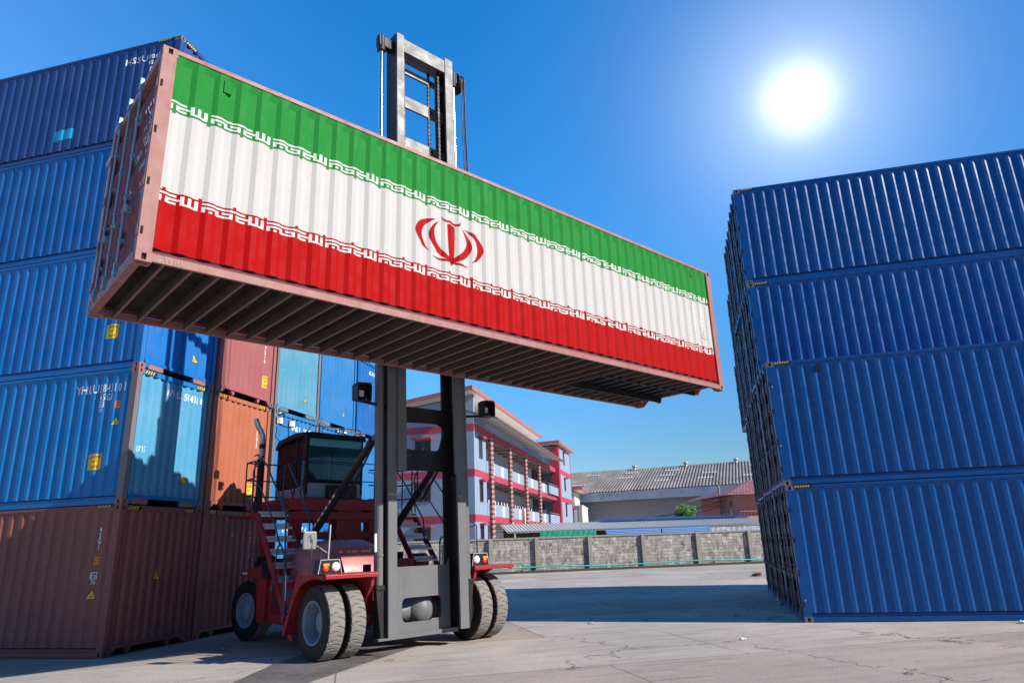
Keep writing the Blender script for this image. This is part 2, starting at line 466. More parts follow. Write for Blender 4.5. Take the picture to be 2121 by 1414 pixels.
def proto_parts(h=H, rods=(.35, .95, 1.49, 2.09)):
    P = []
    tp = lambda z: 1.0 if z < h - .1 else .0
    P.append(('side_panel', raw(corr_sheet(SB, .19, h - .06, lambda x, l, z: (x, OUT + DEP * l * tp(z), z), h - .17), 'side_panel'), ['body'], []))
    P.append(('side_panel', raw(corr_sheet(SB, .19, h - .06, lambda x, l, z: (x, W - OUT - DEP * l * tp(z), z), h - .17), 'side_panel'), ['body'], []))
    P.append(('front_wall', raw(corr_sheet(EB, .19, h - .10, lambda x, l, z: (L - .02 - .042 * l, x, z)), 'front_wall'), ['end'], []))
    RB = corr_breaks(.08, L - .08, .42, .14, .07)
    P.append(('roof', raw(corr_sheet(RB, .03, W - .03, lambda x, l, z: (x, z, h - .012 - .02 * l)), 'roof'), ['body'], []))
    for y0, y1, yw in ((0.002, .045, .052), (W - .045, W - .002, W - .082)):
        mb = MB(); mb.box(.178, L - .178, y0, y1, .016, .112)
        mb.box(.178, L - .178, min(yw, yw + .03), max(yw, yw + .03), .112, .205, 1)
        P.append(('bottom_rail', mb.mesh('bottom_rail'), ['rail', 'web'], []))
    for y0, y1 in ((0.001, .060), (W - .060, W - .001)):
        mb = MB(); mb.box(.178, L - .178, y0, y1, h - .062, h - .004)
        P.append(('top_rail', mb.mesh('top_rail'), ['rail'], []))
    for x0, x1 in ((.001, .165), (L - .165, L - .001)):
        for y0, y1 in ((.001, .12), (W - .12, W - .001)):
            mb = MB(); mb.box(x0, x1, y0, y1, .118, h - .118)
            if x0 < 1:
                for z in (.32, .95, 1.65, 2.3):
                    yy = (-.0015, .001) if y0 < 1 else (W - .001, W + .0015)
                    mb.box(.016, .045, yy[0], yy[1], z, z + .10, 1)
                    mb.box(-.012, .001, y0 + .02, y1 - .02, z + .0, z + .13, 0)
            P.append(('corner_post', mb.mesh('corner_post'), ['post', 'hole'], []))
    for cx, sx in ((0, 1), (L, -1)):
        for cy, sy in ((0, 1), (W, -1)):
            for cz, sz in ((0, 1), (h, -1)):
                P.append(('corner_casting', corner_casting(cx, cy, cz, sx, sy, sz), ['cast', 'hole'], []))
    mb = MB(); mb.box(L - .09, L - .005, .162, W - .162, h - .115, h - .012)
    P.append(('front_header', mb.mesh('front_header'), ['rail'], []))
    mb = MB(); mb.box(L - .07, L - .004, .162, W - .162, .135, .205)
    mb.prism([(.162, .135), (.34, .135), (.17, .005)], 0, L - .05, L - .01)
    mb.prism([(W - .162, .135), (W - .17, .005), (W - .34, .135)], 0, L - .05, L - .01)
    mb.prism([(.58, .135), (.74, .135), (.72, .05), (.66, .0), ], 0, L - .12, L - .03)
    mb.prism([(W - .74, .135), (W - .58, .135), (W - .66, .0), (W - .72, .05)], 0, L - .12, L - .03)
    P.append(('front_sill', mb.mesh('front_sill'), ['rail'], []))
    mb = MB(); mb.box(.005, .09, .12, W - .12, h - .118, h - .012); P.append(('door_header', mb.mesh('door_header'), ['rail'], []))
    mb = MB(); mb.box(.005, .10, .165, W - .165, .02, .165); P.append(('door_sill', mb.mesh('door_sill'), ['rail'], []))
    # doors, each with its rods
    zs = [.18]
    z = .30
    while z < h - .13:
        for q in (0, .42, .54, .86):
            if z + q * DPIT < h - .14: zs.append(z + q * DPIT)
        z += DPIT
    zs.append(h - .125)
    for k, (y0, y1) in enumerate(((.122, W / 2 - .006), (W / 2 + .006, W - .122))):
        mb = MB(); vs = []; fs = []
        ys = [y0, y0 + .07, y1 - .07, y1]
        for zz in zs:
            for j, yy in enumerate(ys): vs.append((door_x(zz) if j in (1, 2) else .05, yy, zz))
        for i in range(len(zs) - 1):
            for j in range(3):
                a = i * 4 + j; fs.append((a, a + 4, a + 5, a + 1))
        mb.add(vs, fs)
        mb.box(.034, .05, y0, y0 + .05, .19, h - .13); mb.box(.034, .05, y1 - .05, y1, .19, h - .13)
        kids = []
        for ry in rods:
            if not (y0 < ry < y1): continue
            rb = MB(); rb.tube([(.0, ry, .10), (.0, ry, h - .06)], .017, 8)
            for zz in (.13, h - .10): rb.box(-.035, .03, ry - .045, ry + .035, zz - .03, zz + .03); rb.box(-.03, .012, ry - .028, ry + .028, zz + .03, zz + .14)
            for zz in (.55, 1.15, 1.75, 2.3): rb.box(-.020, .05, ry - .028, ry + .028, zz, zz + .04)
            rb.beam((-.02, ry, .95), (-.02, ry - .22, .97), .016, .028, upv=(1, 0, 0))
            rb.box(-.02, .05, ry - .20, ry - .14, .90, .98)
            kids.append(('locking_rod', rb.mesh('locking_rod'), ['rod']))
        P.append(('door', raw(mb, 'door'), ['end2'], kids))
    # underside
    mb = MB()
    mb.box(.05, L - .05, .05, W - .05, .165, .185, 1)
    n = 37
    for i in range(n):
        x = .30 + i * .3135
        tun = x > 8.75
        for y0, y1 in (((.06, .70), (W - .70, W - .06)) if tun else ((.06, W - .06),)):
            mb.box(x - .004, x + .004, y0, y1, .03, .165); mb.box(x, x + .030, y0, y1, .018, .030, 3)
            mb.box(x, x + .045, y0, y1, .157, .165)
        if tun: mb.box(x - .06, x + .06, .76, W - .76, .112, .122, 2)
    if True:
        mb.box(8.75, L - .09, .70, .76, .01, .160, 2); mb.box(8.75, L - .09, W - .76, W - .70, .01, .160, 2)
        mb.box(8.70, 8.75, .06, W - .06, .02, .16, 0)
        mb.box(8.80, L - .12, .77, W - .77, .150, .158, 1)
    P.append(('underframe', mb.mesh('underframe'), ['under', 'floor', 'tunnel', 'flange'], []))
    return P
GEN = proto_parts()
LOW = proto_parts(2.591)
def container(label, loc, rz, body, end=None, rail=None, post=None, cast=None, group=None, protos=None, rod=None, end2=None, skip=(), rn='shipping_container'):
    keys = dict(body=body, end=end or body, rail=rail or body, post=post or body, cast=cast or body, hole=M['hole'], under=M['under'], floor=M['floorb'], tunnel=M['steeld'], flange=M['flange'], web=M['maroon'] if rail is M['pink'] else (rail or body), rod=rod or M['rodg'], end2=end2 or end or body)  # pink rails get a maroon web: shade of the recess put into the colour
    t = thing(rn, label, 'container', loc, rz, group)
    for name, me, sl_, kids in (protos or GEN):
        if name in skip: continue
        if not me.materials:
            for k in sl_: me.materials.append(keys[k])
        o = bpy.data.objects.new(name, me); C.objects.link(o); o.parent = t
        for i, k in enumerate(sl_): o.material_slots[i].link = 'OBJECT'; o.material_slots[i].material = keys[k]
        for n2, m2, s2 in kids:
            if not m2.materials:
                for k in s2: m2.materials.append(keys[k])
            q = bpy.data.objects.new(n2, m2); C.objects.link(q); q.parent = o
            for i, k in enumerate(s2): q.material_slots[i].link = 'OBJECT'; q.material_slots[i].material = keys[k]
    return t

# ------------------------------------------------------------------ ground
def ground_mat():
    t = NT('yard_concrete'); o = t.obj
    rot = t.n.new('ShaderNodeVectorRotate'); rot.rotation_type = 'Z_AXIS'; rot.inputs['Angle'].default_value = R(-14)
    t.l.new(o, rot.inputs[0]); v = rot.outputs[0]
    c = t.mix(t.ramp(t.noise(.25, 6, .65, vec=v), .38, .62), (.50, .445, .40), (.34, .31, .29))
    c = t.mix(t.math('MULTIPLY', t.ramp(t.noise(1.1, 8, .75, vec=v, sc=(.45, 2.4, 1)), .50, .68), .65), c, (.17, .155, .15))
    c = t.mix(t.math('MULTIPLY', t.ramp(t.noise(.55, 7, .7, vec=v, sc=(1, 1.3, 1)), .56, .66), .45), c, (.56, .50, .44))
    c = t.mix(t.math('MULTIPLY', t.ramp(t.noise(45, 6, .85, vec=v), .42, .62), .55), c, (.64, .58, .53))
    c = t.mix(t.math('MULTIPLY', t.ramp(t.noise(24, 8, .85, vec=v), .52, .62), .65), c, (.13, .12, .11))
    c = t.mix(t.math('MULTIPLY', t.math('MULTIPLY', t.ramp(t.noise(2.4, 6, .7, vec=v, sc=(.12, 2.6, 1)), .55, .66), t.ramp(t.noise(.35, 3, vec=v), .42, .6)), .6), c, (.12, .11, .11))
    sp3 = t.n.new('ShaderNodeTexVoronoi'); sp3.inputs['Scale'].default_value = 2.2; t.l.new(v, sp3.inputs['Vector'])
    c = t.mix(t.math('MULTIPLY', t.math('MULTIPLY', t.ramp(sp3.outputs['Distance'], .10, .04), t.ramp(t.noise(1.3, 3, vec=v), .5, .6)), .7), c, (.10, .09, .085))
    br = t.n.new('ShaderNodeTexBrick'); br.offset = .37; br.inputs['Scale'].default_value = 1
    br.inputs['Brick Width'].default_value = 6.5; br.inputs['Row Height'].default_value = 3.6; br.inputs['Mortar Size'].default_value = .014
    br.inputs['Color1'].default_value = (1, 1, 1, 1); br.inputs['Color2'].default_value = (.80, .75, .70, 1); br.inputs['Mortar'].default_value = (.42, .38, .36, 1)
    wob = t.n.new('ShaderNodeVectorMath'); wob.operation = 'ADD'; t.l.new(v, wob.inputs[0])
    nn = t.n.new('ShaderNodeTexNoise'); nn.inputs['Scale'].default_value = 1.2; t.l.new(v, nn.inputs['Vector'])
    s2 = t.n.new('ShaderNodeVectorMath'); s2.operation = 'SCALE'; s2.inputs['Scale'].default_value = .10; t.l.new(nn.outputs['Color'], s2.inputs[0]); t.l.new(s2.outputs[0], wob.inputs[1])
    t.l.new(wob.outputs[0], br.inputs['Vector'])
    c = t.mix(1.0, c, br.outputs['Color'], 'MULTIPLY')
    vo = t.n.new('ShaderNodeTexVoronoi'); vo.feature = 'DISTANCE_TO_EDGE'; vo.inputs['Scale'].default_value = .22
    w2 = t.n.new('ShaderNodeVectorMath'); w2.operation = 'ADD'; t.l.new(v, w2.inputs[0])
    n3 = t.n.new('ShaderNodeTexNoise'); n3.inputs['Scale'].default_value = 2.0; n3.inputs['Detail'].default_value = 7; t.l.new(v, n3.inputs['Vector']); t.l.new(n3.outputs['Color'], w2.inputs[1])
    t.l.new(w2.outputs[0], vo.inputs['Vector'])
    crk = t.math('MULTIPLY', t.ramp(vo.outputs['Distance'], .006, .001), t.ramp(t.noise(.5, 3, vec=v), .44, .52))
    c = t.mix(t.math('MULTIPLY', crk, .85), c, (.06, .05, .05))
    t.color(c); t.b.inputs['Roughness'].default_value = .88; t.b.inputs['Specular IOR Level'].default_value = .25
    t.bump(t.noise(26, 9, .85, vec=v), .8, .02)
    return t.m
mb = MB()
mb.add([(-900, -300, 0), (900, -300, 0), (900, 2500, 0), (-900, 2500, 0)], [(0, 1, 2, 3)])
tag(obj('ground', mb, ground_mat()), kind='structure')
t = NT('worn_steel_plate')
c = t.mix(t.ramp(t.noise(1.5, 7, .7), .4, .65), (.16, .145, .14), (.08, .075, .078))
t.color(t.mix(t.math('MULTIPLY', t.ramp(t.noise(9, 6), .5, .7), .4), c, (.26, .23, .21))); t.b.inputs['Roughness'].default_value = .6
mb = MB(); pl = [(-4.33, 10.2), (-4.27, 12.6), (-3.9, 14.9), (-2.2, 14.9), (-1.85, 14.7), (-2.3, 13.5), (-3.1, 10.9), (-3.3, 9.8)]
mb.prism(pl, 2, 0.0, .012)
tag(obj('road_plate', mb, t.m), kind='structure')

# ------------------------------------------------------------------ left stack
LA = R(-13.949)
lxd, lyd = Vector((math.cos(LA), math.sin(LA), 0)), Vector((-math.sin(LA), math.cos(LA), 0))
LC = Vector((-8.094, 14.106, 0))
def left_loc(col, lev, dx=0, dy=0): return LC - lxd * (L - dx) + lyd * (2.55 * col + dy) + Vector((0, 0, H * lev))
left = {}
cols = [
    ['brown', 'blue2', 'blue3', 'blue4', 'blue5'],
    ['brown2', 'orange', 'rose', 'blue3', 'brown2'],
    ['azure', 'azure', 'teal', 'blue4', 'blue3'],
    ['blue4', 'azure', 'azure', 'brown2', 'blue4'],
    ['azure', 'azure', 'blue4', 'blue3', 'azure'],
]
LAB = {
    (0, 0): 'dark red-brown container at the near end of the left stack, on the ground',
    (0, 1): 'weathered blue container with white YHLU lettering, resting on the dark brown one',
    (0, 2): 'bright blue container with a caution sticker, third up in the nearest left column',
    (0, 3): 'blue container fourth up in the nearest left column, partly behind the carried container doors',
    (0, 4): 'navy container with a cyan sticker on top of the nearest left column',
    (1, 0): 'red-brown container on the ground right behind the red handler rear wheel',
    (1, 1): 'faded orange container beside the exhaust pipe, second up in the second column',
    (1, 2): 'rose red container with a tall yellow sticker, just above the orange one',
    (2, 0): 'azure container at ground level seen through the handler stairs',
    (2, 1): 'blue container just behind the cab roof lamps, second up, with white numbers',
    (2, 2): 'light blue container with rusty bottom edge between the rose red and azure ones',
    (3, 0): 'blue container at ground level seen under the handler platform',
    (3, 1): 'blue container behind the cab window, second up in the fourth column',
    (3, 2): 'azure container with a yellow triangle, right of the rusty light blue one',
    (4, 0): 'azure container at ground level behind the right-hand stairs of the handler',
    (4, 1): 'azure container second up at the far end of the left stack by the mast',
    (4, 2): 'blue container third up, far end of the left stack, behind the left mast lamp',
}
for ci, cl in enumerate(cols):
    for lv, cn in enumerate(cl):
        if (ci, lv) not in LAB: continue
        dx = 0 if ci == 0 else random.uniform(-.05, .05)
        post = M['steelpost'] if (ci, lv) in ((0, 1), (2, 2), (2, 1)) else None
        cast = M['pink'] if (ci, lv) in ((0, 1), (0, 2)) else (M['steelpost'] if lv else None)
        left[ci, lv] = container(LAB[ci, lv], left_loc(ci, lv, dx), LA, M[cn], rail=None, post=post, cast=cast, end=M['paleblue'] if (ci, lv) == (0, 1) else None, group='containers in the left-hand stack',
                                 skip=() if ci == 0 else ('roof',) if lv < 2 else ())
# gooseneck blocks on the blue ends
for k in ((0, 1), (0, 2), (2, 2), (3, 2), (4, 2)):
    p = left[k]; mt = p.children[2].material_slots[0].material
    for y0, y1 in ((.28, .72), (1.72, 2.16)):
        mb = MB(); mb.box(L - .10, L - .012, y0, y1, .02, .135); obj('fork_block', mb, mt, p)
# lettering, near column
p = left[0, 4]
text('lettering', 'HSSU', 10.55, 2.36, .19, S_near, M['white'], p, width=.66)
text('lettering', '0085', 11.26, 2.40, .13, S_near, M['white'], p, width=.34)
text('lettering', '45G1', 11.27, 2.22, .12, S_near, M['white'], p, width=.30)
text('lettering', 'E', 11.34, 2.0, .14, S_near, M['white'], p)
drape('sticker', [([(8.62, .50), (9.22, .50), (9.22, .80), (8.62, .80)], 0)], S_near, [M['cyan']], p)
p = left[0, 1]
text('lettering', 'YHLU', 10.58, 2.40, .19, S_near, M['white'], p, width=.60)
text('lettering', '584310 1', 11.22, 2.40, .19, S_near, M['white'], p, width=.68)
text('lettering', '45G1', 11.24, 2.22, .15, S_near, M['white'], p, width=.34)
def uic(u, v, num, p, surf=S_near, brk='side'):
    fr = []
    for a, b, c_, d in ((u, v, u + .14, v + .015), (u, v + .12, u + .14, v + .135), (u, v, u + .015, v + .135), (u + .125, v, u + .14, v + .135)):
        fr.append(([(a, b), (c_, b), (c_, d), (a, d)], 0))
    drape('lettering', fr, surf, [M['white']], p, .003, brk)
    text('lettering', 'iic', u + .02, v + .03, .075, surf, M['white'], p, width=.10, brk=brk)
    text('lettering', num, u + .02, v - .10, .08, surf, M['white'], p, width=.10, brk=brk)
uic(11.24, 2.07, '33', p)
def olabel(u, v, p, surf=S_near):
    drape('sticker', [([(u, v), (u + .13, v), (u + .13, v + .15), (u, v + .15)], 0)], surf, [M['orangest']], p)
    text('lettering', '2.9m', u + .015, v + .09, .04, surf, M['black'], p, width=.10, offs=.005)
    text('lettering', "9'6", u + .015, v + .02, .05, surf, M['black'], p, width=.10, offs=.005)
olabel(11.67, 2.04, p); tri_sticker(11.74, 1.66, .20, S_near, p)
caution(11.17, .74, .33, .33, S_near, p)
text('lettering', 'WH LU 58 43 10 1', .95, 2.44, .17, S_front, M['white'], p, width=1.25, brk='end')
tri_sticker(1.72, .54, .22, S_front, p, 'end')
text('lettering', '1717', .28, 1.10, .13, S_front, M['white'], p, width=.20, brk='end')
p = left[0, 2]
caution(11.15, .74, .33, .33, S_near, p); tri_sticker(1.70, .52, .22, S_front, p, 'end')
p = left[0, 0]
text('lettering', '45G1', 11.70, 2.02, .44, S_near, M['white'], p, width=.075, vert=True)
olabel(11.68, 1.73, p); uic(11.65, 1.45, '70', p); tri_sticker(11.72, 1.07, .21, S_near, p)
tri_sticker(1.22, 1.38, .21, S_front, p, 'end')
hatch(11.62, H - .055, 5, .08, .045, S_flat, p)
hatch(.20, H - .10, 5, .07, .07, S_frontflat, p); hatch(1.86, H - .10, 5, .07, .07, S_frontflat, p)
for k in ((0, 1), (1, 1)):
    hatch(.20, H - .10, 5, .07, .07, S_frontflat, left[k]); hatch(1.86, H - .10, 5, .07, .07, S_frontflat, left[k])
p = left[0, 4]; hatch(.20, H - .10, 6, .07, .07, S_frontflat, p); hatch(1.8, H - .10, 6, .07, .07, S_frontflat, p); hatch(11.5, H - .055, 6, .08, .045, S_flat, p)
p = left[1, 0]; hatch(.2, H - .10, 4, .07, .07, S_frontflat, p); tri_sticker(1.17, 2.25, .20, S_front, p, 'end')
text('lettering', 'CHSU 621', 1.88, 1.05, 1.35, S_front, M['white'], p, width=.09, vert=True, brk='end')
p = left[1, 1]; text('lettering', '75143', 1.90, 1.7, .8, S_front, M['white'], p, width=.08, vert=True, brk='end'); caution(1.62, .35, .22, .38, S_front, p, 'end')
p = left[1, 2]; text('lettering', '7514', 1.93, 1.2, .5, S_front, M['white'], p, width=.07, vert=True, brk='end'); caution(1.92, .5, .24, .34, S_front, p, 'end')
p = left[2, 1]; text('lettering', 'WSU 56320', .98, 2.42, .15, S_front, M['white'], p, width=1.2, brk='end')
hatch(.2, H - .10, 2, .16, .06, S_frontflat, p)
p = left[2, 0]; text('lettering', 'LW 80276', .85, 2.40, .16, S_front, M['white'], p, width=1.3, brk='end')
p = left[2, 2]; tri_sticker(1.66, .50, .22, S_front, p, 'end')
p = left[3, 2]; tri_sticker(1.64, .48, .22, S_front, p, 'end')
p = left[3, 1]; text('lettering', 'WSU 80123', .98, 2.42, .15, S_front, M['white'], p, width=1.2, brk='end')
p = left[4, 2]; text('lettering', 'KKU', 1.0, 2.42, .15, S_front, M['white'], p, width=.4, brk='end')

# ------------------------------------------------------------------ right stack
RA = R(-13.241)
rxd, ryd = Vector((math.cos(RA), math.sin(RA), 0)), Vector((-math.sin(RA), math.cos(RA), 0))
lev_pos = [(6.09, 15.75), (6.06, 15.76), (6.43, 17.2), (6.45, 17.3)]
lev_z = [0, H, 2 * H, 2 * H + 2.591]
cdx = [0, .07, .20, .33]
RL = [['bottom navy container at the front of the right-hand stack, standing on the yard',
       'second navy container up in the right-hand stack, with a small vent by its hazard stripes',
       'third navy container up in the right-hand stack, set slightly back',
       'topmost navy container of the right-hand stack, under the bright sun glare'],
      ['ground-level container with grey doors, second from the front of the right-hand stack',
       'container with grey doors, second column of the right stack, second up',
       'container with grey doors, second column of the right stack, third up',
       'container with grey doors, second column of the right stack, top level'],
      ['ground-level container with grey doors, third from the front of the right-hand stack',
       'container with grey doors, third column of the right stack, second up',
       'container with grey doors, third column of the right stack, third up',
       'container with grey doors, third column of the right stack, top level'],
      ['ground-level container at the far end of the right-hand stack, by the block wall',
       'container at the far end of the right-hand stack, second up',
       'container at the far end of the right-hand stack, third up',
       'container at the far end of the right-hand stack, top level']]
right = {}
for c in range(4):
    for lv in range(4):
        px, py = lev_pos[lv]
        dx = cdx[c] + (random.uniform(-.07, .07) if c and lv else 0)
        loc = Vector((px, py, lev_z[lv])) + rxd * dx + ryd * (2.55 * c)
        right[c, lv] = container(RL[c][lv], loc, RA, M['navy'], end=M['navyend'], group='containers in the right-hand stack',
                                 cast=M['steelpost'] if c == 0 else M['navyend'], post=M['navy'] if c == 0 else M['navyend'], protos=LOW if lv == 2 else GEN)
for lv in range(4):
    h = 2.591 if lv == 2 else H
    hatch(.19, h - .056, 7, .055, .048, S_flat, right[0, lv])
mb = MB(); mb.box(1.08, 1.16, -.004, .03, 2.60, 2.74); obj('vent', mb, M['navyend'], right[0, 1])
for lv, z in ((0, .45), (1, .9), (1, 2.3)):
    drape('sticker', [([(.07 + .02 * math.cos(a), z + .02 * math.sin(a)) for a in [i * math.pi / 4 for i in range(8)]], 0)], S_flat, [plain('pink_dot', (.8, .2, .5), .5)], right[0, lv], .003, None)

# ------------------------------------------------------------------ carried container
HA = R(42.41)
HO = Vector((-4.1953, 6.9519, 0))
HZ = 5.021
SB = corr_breaks(.15, L - .15, .2785, .070, .062); DEP = .029
CARR = proto_parts(H, rods=(.93, 1.50, 2.05))
carried = container('pink-framed container painted as a green, white and red flag, held high by the handler', HO + Vector((0, 0, HZ)), HA,
                    M['flagw'], end=M['maroon'], rail=M['pink'], post=M['pink'], cast=M['pink'], protos=CARR, rod=M['rod'], rn='shipping_container')
for ch in carried.children:       # far side and roof are plain maroon
    if ch.name.startswith('roof'): ch.material_slots[0].material = M['maroon']
sp = [c for c in carried.children if c.name.startswith('side_panel')]
sp[1].material_slots[0].material = M['maroon']
bpy.data.objects.remove(sp[0])
GZ, RZ = 2.03, .95     # lower edge of green, upper edge of red
bm = bmesh.new()
for z0, z1, mi in ((.19, RZ, 2), (RZ, GZ, 0), (GZ, H - .06, 1)):
    f = bm.faces.new([bm.verts.new((x, z, 0)) for x, z in ((.15, z0), (L - .15, z0), (L - .15, z1), (.15, z1))]); f.material_index = mi
bmesh.ops.bisect_plane(bm, geom=bm.verts[:] + bm.edges[:] + bm.faces[:], plane_co=(0, H - .17, 0), plane_no=(0, 1, 0), dist=1e-6)
drape_bm('side_panel', bm, S_near, [M['flagw'], M['flagg'], M['flagr']], carried, 0.0)
TICK = [-.20, .637, 1.454, 2.282, 3.129, 3.984, 4.870, 5.740, 6.671, 7.617, 8.830, 9.804, 10.809, 11.891, 12.95]
# a whole word spans two ticks' worth: the mid tick sits in cell 9, the end tick in cell 19
ROWS = ['11111111111110101010', '00000000000000101010', '11111011101111101010', '10001000101000101010', '10101111101110111110']
def band(zbase, up_side, mat_strip, name):
    rh = .0245
    quads = []; strips = []; teeth = []
    words = [(TICK[i], TICK[i + 1]) for i in range(len(TICK) - 1)]
    for a, b in words:
        cw = (b - a) / 20; a += cw * .3
        for r, row in enumerate(ROWS):
            i = 0
            while i < 20:
                if row[i] == '1':
                    j = i
                    while j < 20 and row[j] == '1': j += 1
                    x0, x1 = max(.151, a + i * cw), min(L - .151, a + j * cw)
                    zt = zbase + (5 - r) * rh
                    if x1 > x0: quads.append(([(x0, zt - rh), (x1, zt - rh), (x1, zt), (x0, zt)], 0))
                    i = j
                else: i += 1
        for k in (9, 19):
            x0, x1 = a + k * cw, a + (k + 1) * cw
            if x0 < .151 or x1 > L - .151: continue
            teeth.append((x0, x1))
    za, zb, zt_ = (zbase + 6 * rh, zbase + 5.4 * rh, zbase + 7.2 * rh) if up_side else (zbase - rh, zbase - .4 * rh, zbase - 2.2 * rh)
    P_ = [(.151, zb), (.151, za)]
    for x0, x1 in teeth: P_ += [(x0, za), (x0, zt_), (x1, zt_), (x1, za)]
    P_ += [(L - .151, za), (L - .151, zb)]
    strips.append((P_, 0))
    drape(name, quads, S_near, [M['script']], carried, .003)
    drape('flag_border', strips, S_near, [mat_strip], carried, .003)
band(GZ + .0245, False, M['flagg'], 'flag_script')
band(RZ - 6 * .0245, True, M['flagr'], 'flag_script')
# emblem; points read on a 2121x1414 zoom grid of the painted panel
# emblem space: x 0..1 left to right, y 0..1 bottom to top (upright)
eu = lambda x: 3.76 + 1.36 * x
ev = lambda y: 1.09 + .80 * y
o1 = [(.294, .895), (.174, .855), (.10, .80), (.06, .75), (.018, .66), (0, .547), (.012, .46), (.042, .375), (.075, .31), (.114, .246), (.20, .17)]
i1 = [(.294, .895), (.24, .845), (.198, .787), (.145, .71), (.114, .63), (.10, .56), (.096, .497), (.10, .44), (.114, .38), (.15, .263), (.20, .17)]
o2 = [(.342, .88), (.27, .80), (.216, .68), (.189, .552), (.198, .44), (.234, .333), (.294, .227), (.36, .153), (.432, .10), (.50, .06)]
i2 = [(.342, .88), (.30, .785), (.27, .706), (.258, .604), (.267, .512), (.294, .43), (.342, .337), (.402, .25), (.444, .193), (.50, .15)]
sq_t = [(.375, 1.0), (.395, .965), (.43, .948), (.47, .955), (.505, .98), (.545, .95), (.59, .945), (.63, .965), (.645, 1.0)]
sq_b = [(.375, .985), (.39, .935), (.43, .905), (.47, .91), (.505, .93), (.545, .905), (.59, .895), (.64, .92), (.65, .985)]
st_t = [(.24, .075), (.30, .082), (.36, .088), (.43, .095), (.50, .11)]
st_b = [(.24, .070), (.30, .052), (.36, .042), (.43, .045), (.50, .06)]
sw_l = [(.448, .865), (.455, .6), (.466, .3), (.486, .06)]
sw_r = [(.572, .855), (.572, .6), (.566, .3), (.552, .05)]
def smooth(P):
    n = len(P); o = []
    for k in range(n - 1):
        p0, p1, p2, p3 = (Vector(P[max(0, k - 1)]), Vector(P[k]), Vector(P[k + 1]), Vector(P[min(n - 1, k + 2)]))
        for j in range(4):
            t_ = j / 4; o.append(.5 * ((2 * p1) + (p2 - p0) * t_ + (2 * p0 - 5 * p1 + 4 * p2 - p3) * t_ ** 2 + (3 * p1 - p0 - 3 * p2 + p3) * t_ ** 3))
    o.append(Vector(P[-1])); return [(q.x, q.y) for q in o]
flipx = lambda P: [(1.01 - x, y) for x, y in P]
eq = []
for A_, B_ in ((o1, i1), (o2, i2), (st_t, st_b)):
    for f_ in (lambda P: P, flipx):
        A2, B2 = smooth(f_(A_)), smooth(f_(B_))
        for k in range(len(A2) - 1): eq.append([A2[k], A2[k + 1], B2[k + 1], B2[k]])
A2, B2 = smooth(sq_t), smooth(sq_b)
for k in range(len(A2) - 1): eq.append([A2[k], A2[k + 1], B2[k + 1], B2[k]])
for k in range(3): eq.append([sw_l[k], sw_l[k + 1], sw_r[k + 1], sw_r[k]])
eq.append([sw_l[0], sw_r[0], (.51, .905)]); eq.append([sw_l[3], (.52, -.005), sw_r[3]])
polys = []
for P in eq:
    Q = []
    for x, y in P:
        q = (eu(x), ev(y))
        if not Q or (abs(q[0] - Q[-1][0]) + abs(q[1] - Q[-1][1])) > 1e-4: Q.append(q)
    if len(Q) > 2 and (abs(Q[0][0] - Q[-1][0]) + abs(Q[0][1] - Q[-1][1])) < 1e-4: Q.pop()
    if len(Q) > 2: polys.append((Q, 0))
drape('emblem', polys, S_near, [M['flagr']], carried, .004)
# other marks on the carried container
p = carried
text('lettering', 'TCLU 757879 5', 11.28, 1.14, .82, S_near, M['white'], p, width=.06, vert=True)
drape('sticker', [([(11.57, 1.62), (11.69, 1.62), (11.69, 1.86), (11.57, 1.86)], 0)], S_near, [M['greyst']], p)
uic(11.56, 1.48, '', p) if False else None
fr = [([(a, b), (c_, b), (c_, d), (a, d)], 0) for a, b, c_, d in ((11.56, 1.42, 11.70, 1.44), (11.56, 1.56, 11.70, 1.58), (11.56, 1.44, 11.58, 1.56), (11.68, 1.44, 11.70, 1.56))]
drape('lettering', fr, S_near, [M['white']], p)
tri_sticker(11.66, 1.14, .20, S_near, p, mat=M['greyst'])
mb = MB(); mb.box(.76, .86, -.004, .05, 2.56, 2.74); obj('vent', mb, M['flagg'], p)
mb = MB(); mb.box(11.35, 11.43, .0, .03, 2.60, 2.74); obj('vent', mb, M['flagg'], p)
text('scrawl', 'WHL', .30, .03, .07, S_flat, M['chalk'], p, width=.22, brk=None)
for s_, y, z, sz, w in (('TCLU', 1.36, 2.36, .14, .34), ('757879', .80, 2.22, .16, .62), ('45G1', .74, 2.02, .15, .42), ('MAX GROSS', 1.22, 1.74, .08, .42), ('32500 KGS', .66, 1.80, .10, .54), ('71650 LBS', .66, 1.67, .08, .54),
                        ('TARE', 1.16, 1.56, .07, .22), ('3700 KGS', .66, 1.55, .08, .50), ('8160 LBS', .66, 1.42, .09, .50), ('CU.CAP 2700 CFT', .70, 1.22, .07, .56), ('28.800 KGS', .66, 1.10, .06, .50), ('CSC', 1.16, 1.30, .06, .14)):
    text('lettering', s_, y, z, sz, S_door, M['pale'], p, width=w, brk=None, flip=True)
for y0, z0, w, h_ in ((.20, .80, .17, .28), (.15, .22, .18, .07)):
    drape('sticker', [([(y0, z0), (y0 + w, z0), (y0 + w, z0 + h_), (y0, z0 + h_)], 0)], S_door, [M['pale']], p, .004, None)

# ------------------------------------------------------------------ container handler (local x = along the load, y = back from it)
FO = (6.31, 3.92, 0)
ex = Vector((math.cos(HA), math.sin(HA), 0)); ey = Vector((-math.sin(HA), math.cos(HA), 0))
fk = thing('container_handler', 'red empty-container handler with tall grey mast, cab and dual front tyres, lifting the flag container', 'forklift', HO + ex * FO[0] + ey * FO[1], HA)
def fmb(): return MB(FO)
AX = FO[0]
def mr(a): return 2 * AX - a
